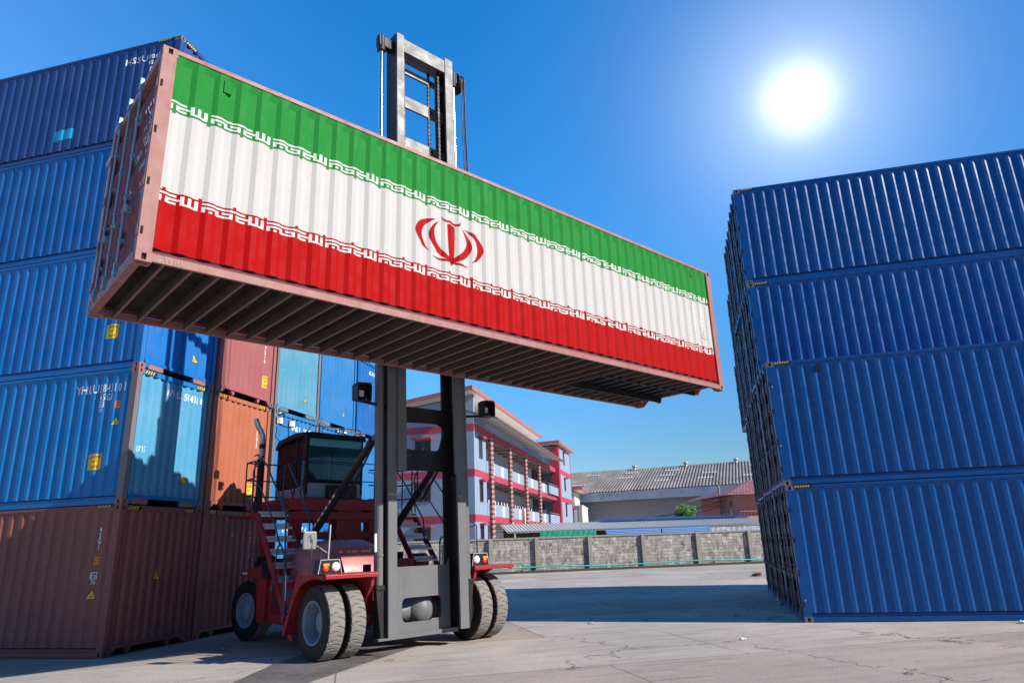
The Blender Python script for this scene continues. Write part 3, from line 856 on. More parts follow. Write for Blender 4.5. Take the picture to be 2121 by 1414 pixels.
# wheels
def tyre_mesh(r, w, rr, n=26):
    mb = MB(); NA = n * 14; prof = []
    half = w / 2
    P = [(rr, -half + .035), (rr + .02, -half + .01), (r * .80, -half - .004), (r * .93, -half + .004), (r - .018, -half + .012), (r, -half + .03),
         (r + .004, -half * .62), (r + .006, -half * .25), (r + .006, half * .25), (r + .004, half * .62), (r, half - .03), (r - .018, half - .012), (r * .93, half - .004), (r * .80, half + .004), (rr + .02, half - .01), (rr, half - .035)]
    vs = []
    for k in range(NA):
        t_ = 2 * math.pi * k / NA
        for i, (q, o) in enumerate(P):
            qq = q
            if 5 <= i <= 7 and ((k + (i - 5) * 2) % 14) in (0, 1): qq = q - .022
            if 8 <= i <= 10 and ((k + 7 + (10 - i) * 2) % 14) in (0, 1): qq = q - .022
            vs.append((o, qq * math.cos(t_), qq * math.sin(t_)))
    NP = len(P); fs = []; mi = []
    for k in range(NA):
        for i in range(NP - 1):
            fs.append((k * NP + i, k * NP + i + 1, ((k + 1) % NA) * NP + i + 1, ((k + 1) % NA) * NP + i)); mi.append(1 if (i < 5 or i > 9) else 0)
    mb.add(vs, fs); mb.mi = mi; mb.sm = [m_ == 1 for m_ in mi]
    me = mb.mesh('tyre'); return fixmesh(me, [M['rubber'], M['side']])
def rim_mesh(rr, w, dish, sgn):
    # outer face towards sgn*x, disc set back by dish
    mb = MB(); h = w / 2
    deep = dish > .1
    mb.lathe([(rr + .012, sgn * (h - .012)), (rr + .010, sgn * (h + .004)), (rr - .012, sgn * (h + .004)), (rr - .022, sgn * (h - .03)), (rr - .035, sgn * (h - .09)), (rr - .05, sgn * (h - dish)), (rr - .055, sgn * (h - dish - (.16 if deep else .0)))], (0, 0, 0), 0, 40)
    dd = h - dish - (.16 if deep else .0)
    mb.lathe([(rr - .05, sgn * dd), (rr * .55, sgn * dd)], (0, 0, 0), 0, 40, 1 if deep else 0)  # deep rims: unlit bottom of the dish coloured dark
    mb.lathe([(rr * .55, sgn * (dd - .005)), (rr * .53, sgn * (dd + (.24 if deep else .05))), (rr * .50, sgn * (dd + (.255 if deep else .06))), (0.001, sgn * (dd + (.22 if deep else .065)))], (0, 0, 0), 0, 40)
    mb.lathe([(rr + .012, -sgn * (h - .012)), (rr - .03, -sgn * h), (rr - .045, -sgn * (h - .1))], (0, 0, 0), 0, 40)
    for k in range(10):
        a = 2 * math.pi * k / 10
        y, z = rr * .66 * math.cos(a), rr * .66 * math.sin(a)
        x0 = sgn * dd; mb.tube([(x0, y, z), (x0 + sgn * .03, y, z)], .018, 6)
    return fixmesh(mb.mesh('rim'), [M['rim'], M['steeld']])
TF = tyre_mesh(.622, .335, .36); RFo = rim_mesh(.36, .335, .26, -1); RFi = rim_mesh(.36, .335, .26, 1)
RRl = rim_mesh(.36, .335, .055, -1); RRr = rim_mesh(.36, .335, .055, 1)
wh = []
for a, b, dish, rm, st in ((4.445, 3.92, 0, RFo, 0), (4.855, 3.92, 0, RFo, 0), (mr(4.855), 3.92, 0, RFi, 0), (mr(4.445), 3.92, 0, RFi, 0), (4.88, 8.10, 0, RRl, 9), (mr(4.92), 8.05, 0, RRr, 9)):
    w_ = bpy.data.objects.new('wheel', None); C.objects.link(w_); w_.parent = fk
    w_.location = (a - FO[0], b - FO[1], .628); w_.rotation_euler = (R(random.uniform(0, 20)), 0, R(st))
    link('tyre', TF, w_); link('rim', rm, w_)
# axles and chassis
mb = fmb(); mb.tube([(5.2, 8.05, .63), (mr(5.2), 8.05, .63)], .12, 12); obj('rear_axle', mb, M['steel'], fk)
mb = fmb()
mb.tube([(4.9, 3.98, .63), (6.1, 4.12, .64), (6.45, 4.14, .66)], [.15, .14, .25], 16); mb.tube([(6.8, 4.14, .66), (7.1, 4.12, .64), (mr(4.9), 3.98, .63)], [.25, .14, .15], 16)
mb.lathe([(.0, -.36), (.16, -.34), (.28, -.22), (.33, -.05), (.33, .12), (.25, .3)], (6.62, 4.14, .66), 1, 24, 0)
obj('front_axle', mb, M['steel'], fk)
mb = fmb()
for a0 in (5.30, mr(5.30) - .18):
    mb.prism([(3.9, .5), (3.9, 1.2), (5.2, 1.35), (9.0, 1.3), (9.0, .75), (5.0, .48)], 0, a0, a0 + .18)
mb.box(5.3, mr(5.3), 4.6, 4.85, .5, 1.15)
mb.box(5.30, 6.1, 5.3, 5.5, 1.2, 1.95)
mb.prism([(8.7, .55), (8.7, 1.3), (9.3, 1.35), (9.5, 1.2), (9.5, .7)], 0, 5.6, mr(5.6))
mb.box(5.35, mr(5.35), 5.2, 8.7, 1.20, 1.62)
obj('chassis', mb, M['red'], fk, .01)
# side tank with grille (left) and rear mudguard arms
for s_ in (0, 1):
    q = (lambda a: a) if s_ == 0 else mr
    mb = fmb(); mb.box(min(q(4.62), q(5.30)), max(q(4.62), q(5.30)), 5.35, 6.75, .45, 1.38)
    mb.prism([(6.6, .46), (6.6, 1.52), (6.9, 1.60), (7.1, 1.50), (6.95, .46)], 0, min(q(4.52), q(5.2)), max(q(4.52), q(5.2)))
    mb.prism([(5.9, 1.34), (5.9, 1.60), (6.6, 1.58), (7.9, 1.50), (7.95, 1.40), (7.5, 1.33)], 0, min(q(4.50), q(5.3)), max(q(4.50), q(5.3)))
    tk = obj('side_tank', mb, M['red'], fk, .01)
    mb = fmb(); a_ = q(4.62) + (-.004 if s_ == 0 else .004)
    for i in range(13):
        for j in range(6): mb.box(min(a_, a_ + (.02 if s_ == 0 else -.02)), max(a_, a_ + (.02 if s_ == 0 else -.02)), 5.86 + j * .105, 5.94 + j * .105, .66 + i * .036, .685 + i * .036)
    obj('grille', mb, M['hole'], tk)
    mb = fmb(); mb.tube([(q(4.35), 6.25, 1.52), (q(4.72), 6.25, 1.52)], .20, 20); mb.tube([(q(4.33), 6.25, 1.52), (q(4.35), 6.25, 1.52)], .08, 12)
    obj('air_filter', mb, M['blackp'], fk, .01)
    mb = fmb(); mb.box(min(q(4.6), q(4.95)), max(q(4.6), q(4.95)), 7.0, 7.45, 1.54, 1.66)
    for k in range(4): mb.box(min(q(4.64), q(4.88)), max(q(4.64), q(4.88)), 7.03 + k * .11, 7.09 + k * .11, 1.66, 1.76)
    mb.tube([(q(4.7), 6.8, 1.56), (q(4.7), 6.8, 1.76)], .09, 12)
    obj('valve_block', mb, M['blackp'], fk)
    mb = fmb(); 
    for k in range(3): mb.box(q(4.497) - .001, q(4.497) + .001, 7.55 + k * .1, 7.61 + k * .1, 1.40, 1.45)
    obj('reflector', mb, [M['white']], fk)
# front fenders
for s_ in (0, 1):
    q = (lambda a: a) if s_ == 0 else mr
    mb = fmb(); lo, hi = sorted((q(4.16), q(5.20)))
    prof = [(3.24, 1.36), (3.24, 1.425), (3.30, 1.445), (4.30, 1.43), (4.36, 1.38), (4.85, .40), (4.80, .38), (4.30, 1.35), (3.30, 1.395)]
    mb.prism(prof, 0, lo, hi)
    # outer side flange
    o0, o1 = sorted((q(4.15), q(4.19)))
    mb.prism([(3.30, 1.34), (3.30, 1.43), (4.33, 1.43), (4.84, .38), (4.76, .38), (4.60, .72), (4.42, 1.02), (4.2, 1.24), (3.9, 1.34), (3.6, 1.37)], 0, o0, o1)
    # inner wall between tyres and chassis
    i0, i1 = sorted((q(5.10), q(5.16)))
    mb.prism([(3.3, 1.40), (4.36, 1.40), (4.85, .40), (3.9, .45), (3.55, .95), (3.35, 1.2)], 0, i0, i1)
    obj('fender', mb, M['red'], fk, .006)
    # light box
    lb = MB(FO); l0, l1 = sorted((q(4.06), q(4.50)))
    if s_ == 0: l0, l1 = 4.06, 4.50
    else: l0, l1 = 7.42, 7.86
    lb.prism([(l0, 1.45), (l0 + .04, 1.68), (l1 - .05, 1.68), (l1, 1.45)], 1, 3.34, 3.55)
    bx = obj('light_box', lb, M['blackp'], fk)
    lb = MB(FO)
    for a_, b_ in (((l0, 1.45), (l0 + .04, 1.68)), ((l0 + .04, 1.68), (l1 - .05, 1.68)), ((l1 - .05, 1.68), (l1, 1.45))): lb.beam((a_[0], 3.335, a_[1]), (b_[0], 3.335, b_[1]), .012, .012, upv=(0, 1, 0))
    obj('frame', lb, M['plastic'], bx)
    hx = (l0 + .33) if s_ == 0 else (l0 + .12); ax_ = (l0 + .13) if s_ == 0 else (l0 + .32)
    lb = MB(FO); lb.lathe([(.0, -.035), (.04, -.03), (.072, -.008), (.078, .0), (.078, .02)], (hx, 3.335, 1.56), 1, 20); obj('headlight', lb, M['lampglass'], bx)
    lb = MB(FO); lb.lathe([(.0, -.03), (.05, -.025), (.058, .0)], (ax_, 3.335, 1.535), 1, 16); obj('indicator', lb, M['lampred'], bx)
    lb = MB(FO); lb.box(ax_ - .055, ax_ + .055, 3.30, 3.335, 1.575, 1.62); obj('indicator', lb, M['lampor'], bx)
# mirrors
def mirror(a, b, z, yaw):
    mb = MB(FO); mb.prism([(a - .12, z - .15), (a - .13, z), (a - .12, z + .15), (a + .12, z + .15), (a + .13, z), (a + .12, z - .15)], 1, b, b + .05)
    return mb
mb = mirror(3.93, 3.42, 2.01, 0); mo = obj('mirror', mb, plain('mirror_back', (.22, .23, .24), .4), fk, .02)
mb = fmb(); mb.tube([(3.93, 3.44, 2.02), (3.97, 3.42, 2.02), (3.95, 3.42, 1.45)], .010, 6); mb.tube([(3.80, 3.46, 1.98), (3.93, 3.40, 2.10), (3.95, 3.40, 1.98)], .008, 6)
mb.tube([(4.12, 3.42, 1.45), (4.10, 3.42, 1.95)], .008, 6)
obj('bracket', mb, M['blackp'], mo)
mb = fmb(); mb.tube([(4.29, 3.44, 1.68), (4.31, 3.44, 2.27)], .014, 8); mb.tube([(4.05, 3.42, 1.92), (4.26, 3.44, 1.80)], .007, 6); obj('antenna_pole', mb, M['plastic'], fk)
mb = fmb(); mb.tube([(7.62, 3.42, 1.68), (7.62, 3.42, 2.22), (7.58, 3.40, 2.25), (7.25, 3.4, 2.15)], .012, 8); mb.tube([(7.62, 3.42, 1.86), (7.25, 3.42, 1.95)], .008, 6)
obj('antenna_pole', mb, M['blackp'], fk)
# hood
mb = fmb(); vs = []; fs = []
NX, NY = 20, 14
for j in range(NY + 1):
    v_ = j / NY; b_ = 4.35 + 2.0 * v_
    for i in range(NX + 1):
        u_ = i / NX * 2 - 1
        hgt = .66 * (1 - abs(u_) ** 3.2) ** .55 * (1 - max(0, (.32 - v_) / .32) ** 2.6) ** .5 if abs(u_) < 1 else 0
        vs.append((5.52 + u_ * .80, b_ + .15, 1.40 + hgt - .03 * v_))
for j in range(NY):
    for i in range(NX):
        a = j * (NX + 1) + i; fs.append((a, a + 1, a + NX + 2, a + NX + 1))
mb.add(vs, fs, 0, True)
mb.box(4.72, 6.32, 4.45, 6.5, 1.38, 1.41)
obj('hood', mb, M['hood'], fk)
for q_ in ((4.62, 5.9), (7.05, 7.9)):
    mb = fmb(); mb.box(q_[0], q_[1], 3.72, 4.5, 1.375, 1.385); obj('front_deck', mb, M['red'], fk, .006)
mb = fmb(); mb.box(5.30, 5.42, 3.9, 4.0, 1.43, 1.56); obj('step_lamp', mb, M['blackp'], fk)
# outer mast (leans slightly)
def lean(p): return (p[0] - .020 * (p[2] - .3), p[1], p[2])
def lmb():
    q = MB(FO); q.fn = lean; return q
OT = 8.9
for s_, (o, i) in enumerate(((5.42, 5.61), (7.26, 7.05))):
    mb = lmb(); lo, hi = sorted((o, i)); wl_, wh_ = sorted((o, o + (.05 if s_ == 0 else -.05)))
    mb.box(lo, hi, 3.25, 3.30, .30, OT); mb.box(lo, hi, 3.72, 3.77, .30, OT, 1); mb.box(wl_, wh_, 3.30, 3.72, .30, OT, 1)  # web and back flange darker: channel shade and grease put into the colour
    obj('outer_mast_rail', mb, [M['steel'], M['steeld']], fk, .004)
def holed(mb, outer, hole, axis, d0, d1):
    # plate with a rounded slot: ring of quads between matching loops
    n = len(hole); mk = (lambda p, d: (p[0], d, p[1]))
    vs = [mk(p, d0) for p in outer] + [mk(p, d0) for p in hole] + [mk(p, d1) for p in outer] + [mk(p, d1) for p in hole]
    fs = []
    for k in range(n):
        k2 = (k + 1) % n
        fs += [(k, k2, n + k2, n + k), (2 * n + k, 3 * n + k, 3 * n + k2, 2 * n + k2), (k, 2 * n + k, 2 * n + k2, k2), (n + k, n + k2, 3 * n + k2, 3 * n + k)]
    mb.add(vs, fs)
def ring(x0, x1, z0, z1, r, n=5):
    o = []
    for cx, cz, a0 in ((x1 - r, z1 - r, 0), (x0 + r, z1 - r, 90), (x0 + r, z0 + r, 180), (x1 - r, z0 + r, 270)):
        for k in range(n): a = R(a0 + 90 * k / (n - 1)); o.append((cx + r * math.cos(a), cz + r * math.sin(a)))
    return o
def rect_like(loop, x0, x1, z0, z1):
    cx = (min(p[0] for p in loop) + max(p[0] for p in loop)) / 2; cz = (min(p[1] for p in loop) + max(p[1] for p in loop)) / 2
    hx = (max(p[0] for p in loop) - cx); hz = (max(p[1] for p in loop) - cz); o = []
    for x, z in loop:
        u_, v_ = (x - cx) / hx, (z - cz) / hz; m_ = max(abs(u_), abs(v_)); u_, v_ = u_ / m_, v_ / m_
        if abs(u_) > .86 and abs(v_) > .86: u_, v_ = math.copysign(1, u_), math.copysign(1, v_)
        o.append(((x0 + x1) / 2 + u_ * (x1 - x0) / 2, (z0 + z1) / 2 + v_ * (z1 - z0) / 2))
    return o
mb = lmb(); hl = ring(5.99, 6.92, .48, .92, .10)
holed(mb, rect_like(hl, 5.62, 7.12, .24, 1.49), hl, 1, 3.68, 3.73)
mb.box(5.42, 7.26, 3.62, 3.80, .22, .30)
mb.prism([(7.12, 1.49), (7.12, 1.62), (7.06, 1.49)], 1, 3.68, 3.73)
obj('mast_cross_plate', mb, M['steel'], fk)
# inner mast
IT = 13.28
for s_, (o, i) in enumerate(((5.61, 5.80), (7.20, 6.97))):
    mb = lmb(); lo, hi = sorted((o, i)); wl_, wh_ = sorted((o, o + (.045 if s_ == 0 else -.045)))
    mb.box(lo, hi, 3.20, 3.245, 3.25, IT); mb.box(lo, hi, 3.60, 3.65, 3.25, IT, 1); mb.box(wl_, wh_, 3.245, 3.60, 3.25, IT, 1)  # inner faces again coloured for grease and the shade inside the channel
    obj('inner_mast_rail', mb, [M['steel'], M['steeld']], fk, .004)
mb = lmb(); hl = [(6.86, 3.80), (6.95, 4.10), (6.97, 4.16), (6.93, 4.24), (6.80, 4.30), (6.6, 4.30), (6.4, 4.29), (6.1, 4.28), (5.86, 4.27), (5.86, 4.1), (5.86, 3.95), (5.88, 3.80), (5.94, 3.74), (6.2, 3.73), (6.5, 3.73), (6.80, 3.74)]
holed(mb, rect_like(hl, 5.66, 7.15, 3.32, 4.60), hl, 1, 3.56, 3.61)
for bx_ in (6.05, 6.75): mb.tube([(bx_, 3.55, 3.5), (bx_, 3.562, 3.5)], .03, 10)
obj('mast_cross_plate', mb, M['steeld'], fk)
for z0, z1, zm in ((10.62, 10.86, 10.74), (11.66, 11.95, 11.8), (12.58, 12.72, 12.65)):
    mb = lmb(); mb.box(5.66, 7.15, 3.54, 3.60, z0, z1); mb.box(6.76, 6.82, 3.535, 3.538, zm - .06, zm + .06, 1); obj('mast_crossbar', mb, [M['steel'], M['blackp']], fk)
mb = lmb()
mb.box(5.80, 6.97, 3.22, 3.62, 12.92, 13.16); mb.box(5.80, 6.97, 3.215, 3.24, 12.86, 13.20)
obj('mast_head', mb, M['steel'], fk)
# chains
for a_, b_, z0 in ((5.88, 3.36, 6.5), (6.86, 3.36, 6.5), (6.72, 3.56, 6.5)):
    mb = lmb(); z = z0; k = 0
    while z < 12.9:
        w_ = .030 if k % 2 else .020
        mb.box(a_ - w_, a_ + w_, b_ - .022, b_ + .022, z, z + .050); z += .055; k += 1
    obj('lift_chain', mb, M['steeld'], fk)
# lift cylinders
for s_ in (0, 1):
    q = (lambda a: a) if s_ == 0 else (lambda a: 12.68 - a)
    mb = lmb(); mb.tube([(q(5.32), 3.42, 1.2), (q(5.32), 3.42, 8.4)], .082, 16); mb.tube([(q(5.32), 3.42, 1.70), (q(5.32), 3.42, 1.74)], .092, 16); mb.tube([(q(5.32), 3.42, 8.3), (q(5.32), 3.42, 8.42)], .098, 16)
    cy = obj('lift_cylinder', mb, M['steel'], fk)
    mb = lmb(); mb.tube([(q(5.32), 3.42, 8.40), (q(5.32), 3.42, 12.85)], .054, 16); obj('piston_rod', mb, M['chrome'], cy)
    mb = lmb(); lo, hi = sorted((q(5.24), q(5.62))); mb.box(lo, hi, 3.34, 3.50, 12.86, 13.10); mb.tube([(q(5.32), 3.42, 12.74), (q(5.32), 3.42, 13.12)], .095, 16)
    obj('cylinder_head_bracket', mb, M['steeld'], cy)
    mb = lmb(); lo, hi = sorted((q(5.22), q(5.42))); mb.box(lo, hi, 3.32, 3.54, 1.12, 1.20)
    mb.prism([(lo, 1.12), (hi, 1.12), (hi, .30), ((lo + hi) / 2, .30)] if s_ == 0 else [(lo, 1.12), (hi, 1.12), ((lo + hi) / 2, .30), (lo, .30)], 1, 3.34, 3.40)
    mb.box(min(q(5.30), q(5.42)), max(q(5.30), q(5.42)), 3.40, 3.56, .30, 1.12)
    obj('cylinder_foot', mb, M['steeld'], cy)
mb = lmb(); mb.box(5.19, 5.23, 3.34, 3.37, 1.78, 2.10); obj('paper_notice', mb, M['white'], fk)
# hose pulley
mb = lmb(); mb.lathe([(.0, -.09), (.24, -.09), (.25, -.07), (.21, -.03), (.21, .03), (.25, .07), (.24, .09), (.0, .09)], (7.56, 3.52, 12.98), 0, 28)
mb.box(7.30, 7.72, 3.50, 3.54, 12.96, 13.02); mb.tube([(7.70, 3.42, 13.04), (7.74, 3.52, 13.0), (7.44, 3.30, 13.06)], .014, 6)
pu = obj('hose_pulley', mb, M['blackp'], fk)
for a_, b_ in ((7.42, 3.66), (7.52, 3.28), (7.57, 3.28), (7.62, 3.28), (7.70, 3.40)):
    mb = lmb(); mb.tube([(a_, b_, 13.0), (a_ + .01, b_ + .01, 11.5), (a_ + .05, b_, 9.5), (a_ + .05, b_, 6.2)], .012, 6); obj('hose', mb, M['blackp'], pu)
# spreader (holds the container at its far top edge) and carriage
mb = fmb(); mb.box(.25, 11.95, 2.62, 2.95, HZ + 2.20, HZ + 2.62)
mb.box(5.1, 7.3, 2.93, 3.17, HZ + 1.6, HZ + 2.75); mb.box(5.66, 6.9, 3.17, 3.55, HZ + 1.8, HZ + 2.4)
sp_ = obj('spreader', mb, M['red'], fk, .01)
for a0 in (.02, 11.86):
    mb = fmb(); mb.box(a0, a0 + .30, 2.46, 2.9, HZ + 2.55, HZ + 2.62); mb.box(a0, a0 + .30, 2.46, 2.62, HZ + 1.2, HZ + 2.55)
    mb.box(a0, a0 + .28, 2.22, 2.60, H + HZ + .02, H + HZ + .15) ; mb.box(a0, a0 + .28, 2.46, 2.60, HZ + 2.62, H + HZ + .02)
    obj('spreader_claw', mb, M['plastic'], sp_)
# work lamps on the mast
for a_, s_ in ((4.82, 1), (7.93, -1)):
    mb = fmb(); mb.beam((a_, 3.42, 4.56), (a_ + s_ * .62, 3.42, 4.50), .05, .05)
    lp_ = obj('work_lamp', mb, M['blackp'], fk)
    mb = fmb()
    mb.prism([(a_ - .14, 4.56), (a_ - .15, 4.86), (a_ + .13, 4.88), (a_ + .15, 4.70), (a_ + .10, 4.54)], 1, 3.44, 3.50)
    mb.prism([(a_ - .14, 4.84), (a_ - .15, 4.88), (a_ + .13, 4.90), (a_ + .13, 4.86)], 1, 3.26, 3.44)
    mb.box(a_ - .155, a_ - .135, 3.26, 3.44, 4.56, 4.86); mb.box(a_ + .13, a_ + .15, 3.26, 3.44, 4.56, 4.86); mb.box(a_ - .14, a_ + .14, 3.26, 3.44, 4.54, 4.56)
    obj('housing', mb, M['blackp'], lp_)
    mb = fmb(); mb.box(a_ - .045, a_ + .055, 3.40, 3.435, 4.64, 4.76); obj('lens', mb, M['lampglass'], lp_)
# tilt cylinders
for s_ in (0, 1):
    q = (lambda a: a) if s_ == 0 else mr
    P0, P1 = Vector((q(5.38), 3.62, 4.10)), Vector((q(5.38), 6.55, 2.0)); d = (P1 - P0)
    if s_: P1 = Vector((q(5.38), 6.4, 1.95)); d = P1 - P0
    mb = fmb(); mb.tube([P0 + d * .10, P0 + d * .52], .072, 14); mb.tube([P0 + d * .52, P1], .082, 14); mb.tube([P0 + d * .09, P0 + d * .13], .088, 14); mb.tube([P0 + d * .5, P0 + d * .54], .088, 14)
    ty = obj('tilt_cylinder', mb, M['blackp'], fk)
    mb = fmb(); mb.tube([P0 - d * .02, P0 + d * .11], .045, 12); obj('piston_rod', mb, M['steel'], ty)
    mb = fmb(); s0 = P0 + d * .54; 
    off_ = Vector((-.062 if s_ == 0 else .062, -.045, .045))
    n_ = 15
    for k in range(n_):
        a = s0 + d * (.40 * k / n_) + off_; b2 = s0 + d * (.40 * (k + 1) / n_) + off_
        mb.beam(a, b2, .045, .045, k % 2)
    obj('warning_tape', mb, [M['bstripe'], M['white']], ty)
    mb = fmb(); mb.beam(P0 + Vector((.0, .12, -.18)), P0 + Vector((0, 1.2, -1.25)), .02, .02); mb.tube([P0 + Vector((.0, .1, -.16)), P0 + Vector((0, 1.3, -1.28))], .018, 6); obj('hose', mb, M['blackp'], ty)
# platform deck, posts
mb = fmb()
mb.box(5.0, mr(5.0), 6.92, 8.95, 2.74, 3.0)
mb.box(4.28, mr(4.28), 6.95, 8.2, 2.60, 2.66)
mb.box(4.26, mr(4.26), 6.88, 6.94, 2.52, 2.70)
obj('platform', mb, M['red'], fk, .008)
for q_ in ((5.25, 5.45, 7.0, 7.3, 1.6, 2.74), (mr(5.45), mr(5.25), 7.0, 7.3, 1.6, 2.74), (5.25, 5.5, 8.5, 8.8, 1.5, 2.74), (mr(5.5), mr(5.25), 8.5, 8.8, 1.5, 2.74)):
    mb = fmb(); mb.box(*q_); obj('platform_leg', mb, M['red'], fk, .01)
mb = fmb()
mb.prism([(6.30, 2.74), (6.90, 2.74), (6.96, 2.06), (6.25, 2.06)], 1, 6.95, 7.35)
mb.box(5.25, mr(5.25), 7.0, 7.12, 2.10, 2.26); mb.box(5.25, mr(5.25), 7.02, 7.12, 2.46, 2.60)
obj('platform_support', mb, M['red'], fk, .01)
mb = fmb(); mb.tube([(5.95, 6.93, 2.62), (6.0, 6.93, 2.62)], .07, 16); mb.tube([(5.6, 6.98, 2.7), (5.65, 6.9, 2.45), (5.8, 6.95, 2.4)], .02, 6); mb.tube([(6.12, 6.98, 2.7), (6.14, 6.7, 2.1), (6.15, 6.6, 1.9)], .03, 8)
obj('hose', mb, M['blackp'], fk)
# stairs
for s_ in (0, 1):
    q = (lambda a: a) if s_ == 0 else mr
    st = bpy.data.objects.new('stairs', None); C.objects.link(st); st.parent = fk
    for a0, zb in ((4.30, .28), (4.94, 1.38)):
        mb = fmb(); lo, hi = sorted((q(a0), q(a0 + .035)))
        k = (6.80 - 4.78) / (2.66 - .28); f_ = lambda z: 4.78 + (z - .28) * k
        mb.prism([(f_(zb) - .10, zb), (f_(zb) + .09, zb), (f_(2.66) + .10, 2.66), (f_(2.66) - .10, 2.66)], 0, lo, hi)
        obj('stringer', mb, M['red'], st)
    for i in range(9):
        z = .48 + i * .262; yb = f_(z)
        mb = fmb(); lo, hi = sorted((q(4.335), q(4.94)))
        mb.box(lo, hi, yb - .12, yb + .12, z, z + .035)
        n_ = 12
        for t_ in range(n_): mb.box(lo + (hi - lo) * (t_ + .2) / n_, lo + (hi - lo) * (t_ + .7) / n_, yb - .125, yb + .10, z + .035, z + .05)
        mb.box(lo, hi, yb + .04, yb + .12, z + .05, z + .12)
        obj('tread', mb, M['alu'], st)
    # handrails
    rb = fmb(); A = q(4.22)
    rb.tube([(A, 6.85, 2.70), (A, 6.90, 3.55), (A, 6.72, 3.78), (A, 6.5, 3.80), (A, 6.2, 3.60), (A, 5.14, 2.60), (A, 5.10, 2.45), (A, 4.97, .67)], .018, 8)
    rb.tube([(A, 6.80, 3.25), (A, 6.5, 3.2), (A, 5.6, 2.36), (A, 5.3, 1.95)], .016, 8)
    rb.tube([(A, 5.55, 1.20), (A, 5.45, 1.75), (A, 5.38, 1.96), (A, 5.30, 2.0), (A, 5.22, 1.94), (A, 5.05, 1.72), (A, 4.99, 1.60), (A, 4.93, .67)], .016, 8)
    rb.tube([(A, 4.98, .60), (A, 4.98, .72)], .035, 8); rb.tube([(A, 5.55, 1.12), (A, 5.55, 1.24)], .035, 8)
    obj('handrail', rb, M['rail'], st)
    rb = fmb(); A2 = q(4.9)
    rb.tube([(A2, 6.9, 2.7), (A2, 6.85, 3.70), (A2, 6.7, 3.72), (A2, 6.2, 3.25), (A2, 5.5, 2.45), (A2, 5.45, 2.0)], .018, 8)
    obj('handrail', rb, M['rail'], st)
    # platform edge rails
    rb = fmb(); A3 = q(4.26)
    for z in (3.05, 3.4, 3.78):
        rb.tube([(A3, 6.95, z), (A3, 7.4, z), (A3 + (q(5.2) - A3) * .3, 7.45, z), (q(5.2), 7.5, z)], .016, 8)
    for b_ in (6.95, 7.4): rb.tube([(A3, b_, 2.66), (A3, b_, 3.78)], .016, 8)
    rb.tube([(A3, 6.8, 2.95), (A3, 6.70, 3.05), (A3, 6.70, 3.75), (A3, 6.8, 3.9), (A3, 7.0, 3.9)], .016, 8)
    rb.tube([(A3, 6.95, 3.45), (A3, 6.70, 3.40), (A3, 6.70, 3.62), (A3, 6.95, 3.68)], .014, 8)
    obj('platform_rail', rb, M['blackp'], fk)
    # hand loops behind the mast on the right side
rb = fmb()
for a_ in (7.75, 7.98, 8.22):
    rb.tube([(a_, 4.9, 1.2), (a_, 4.9, 1.95), (a_ + .04, 4.9, 2.05), (a_ + .10, 4.9, 2.05), (a_ + .14, 4.9, 1.95), (a_ + .14, 4.9, 1.25)], .018, 8)
obj('handrail', rb, M['blackp'], fk)
# exhaust
mb = fmb(); mb.tube([(4.55, 7.35, 2.6), (4.55, 7.35, 3.85)], .075, 14)
eo = obj('exhaust_guard', mb, M['blackp'], fk)
mb = fmb(); mb.tube([(4.55, 7.35, 3.70), (4.55, 7.35, 4.30), (4.54, 7.35, 4.42), (4.49, 7.34, 4.52), (4.42, 7.32, 4.60), (4.36, 7.30, 4.72), (4.35, 7.30, 4.78)], [.062] * 6 + [.055], 14); mb.tube([(4.55, 7.35, 4.12), (4.55, 7.35, 4.22)], .068, 14, 1)
obj('exhaust_pipe', mb, [M['exh'], M['blackp']], eo)
mb = fmb(); mb.box(4.30, 4.42, 6.85, 6.97, 2.66, 3.0); mb.tube([(4.30, 6.9, 2.7), (4.42, 6.95, 3.9)], .03, 8); obj('bracket', mb, M['blackp'], eo)
# cab
c0, c1, b0, b1, z0, z1 = 5.52, 7.02, 7.12, 8.75, 3.0, 4.50
cab = bpy.data.objects.new('cab', None); C.objects.link(cab); cab.parent = fk
mb = fmb(); mb.box(c0, c1, b0, b0 + .04, z0, 3.40); mb.box(c0, c1, b0, b1, z0 - .0, z0 + .06); mb.box(c1 - .04, c1, b0 + .04, b1, z0 + .06, 3.5)
mb.prism([(b0 + .04, z0 + .06), (b0 + .04, 3.40), (b0 + .16, 3.32), (b0 + .45, 3.28), (b1, 3.28), (b1, z0 + .06)], 0, c0, c0 + .04)
obj('cab_panel', mb, M['cabg'], cab, .008)
mb = fmb()
for a0, y0 in ((c0, b0), (c1 - .07, b0), (c0, b1 - .08), (c1 - .07, b1 - .08)): mb.box(a0, a0 + .07, y0, y0 + .08, 3.1, z1)
mb.box(c0 - .002, c0 + .05, b0 + .50, b0 + .60, 3.14, z1 - .02); mb.box(c0 - .002, c0 + .05, b0 + .04, b0 + .24, 3.9, z1)
mb.prism([(b0 + .02, 3.40), (b0 + .10, 3.40), (b0 + .26, 3.14), (b0 + .20, 3.14)], 0, c0 - .003, c0 + .04)
mb.box(c0, c1, b0 - .005, b0 + .03, 3.37, 3.44)
mb.box(c0 - .004, c0 + .04, b0 + .6, b1, 3.72, 3.76)
obj('cab_frame', mb, M['cabd'], cab, .006)
mb = fmb(); mb.prism([(b0 - .06, z1 - .10), (b0 - .03, z1 + .05), (b0 + .6, z1 + .10), (b1 - .1, z1 + .03), (b1 + .06, z1 - .12), (b1 + .04, z1 - .20), (b1 - .4, z1 - .06), (b0 + .1, z1 - .02)], 0, c0 - .04, c1 + .04); obj('cab_roof', mb, M['cabd'], cab, .01)
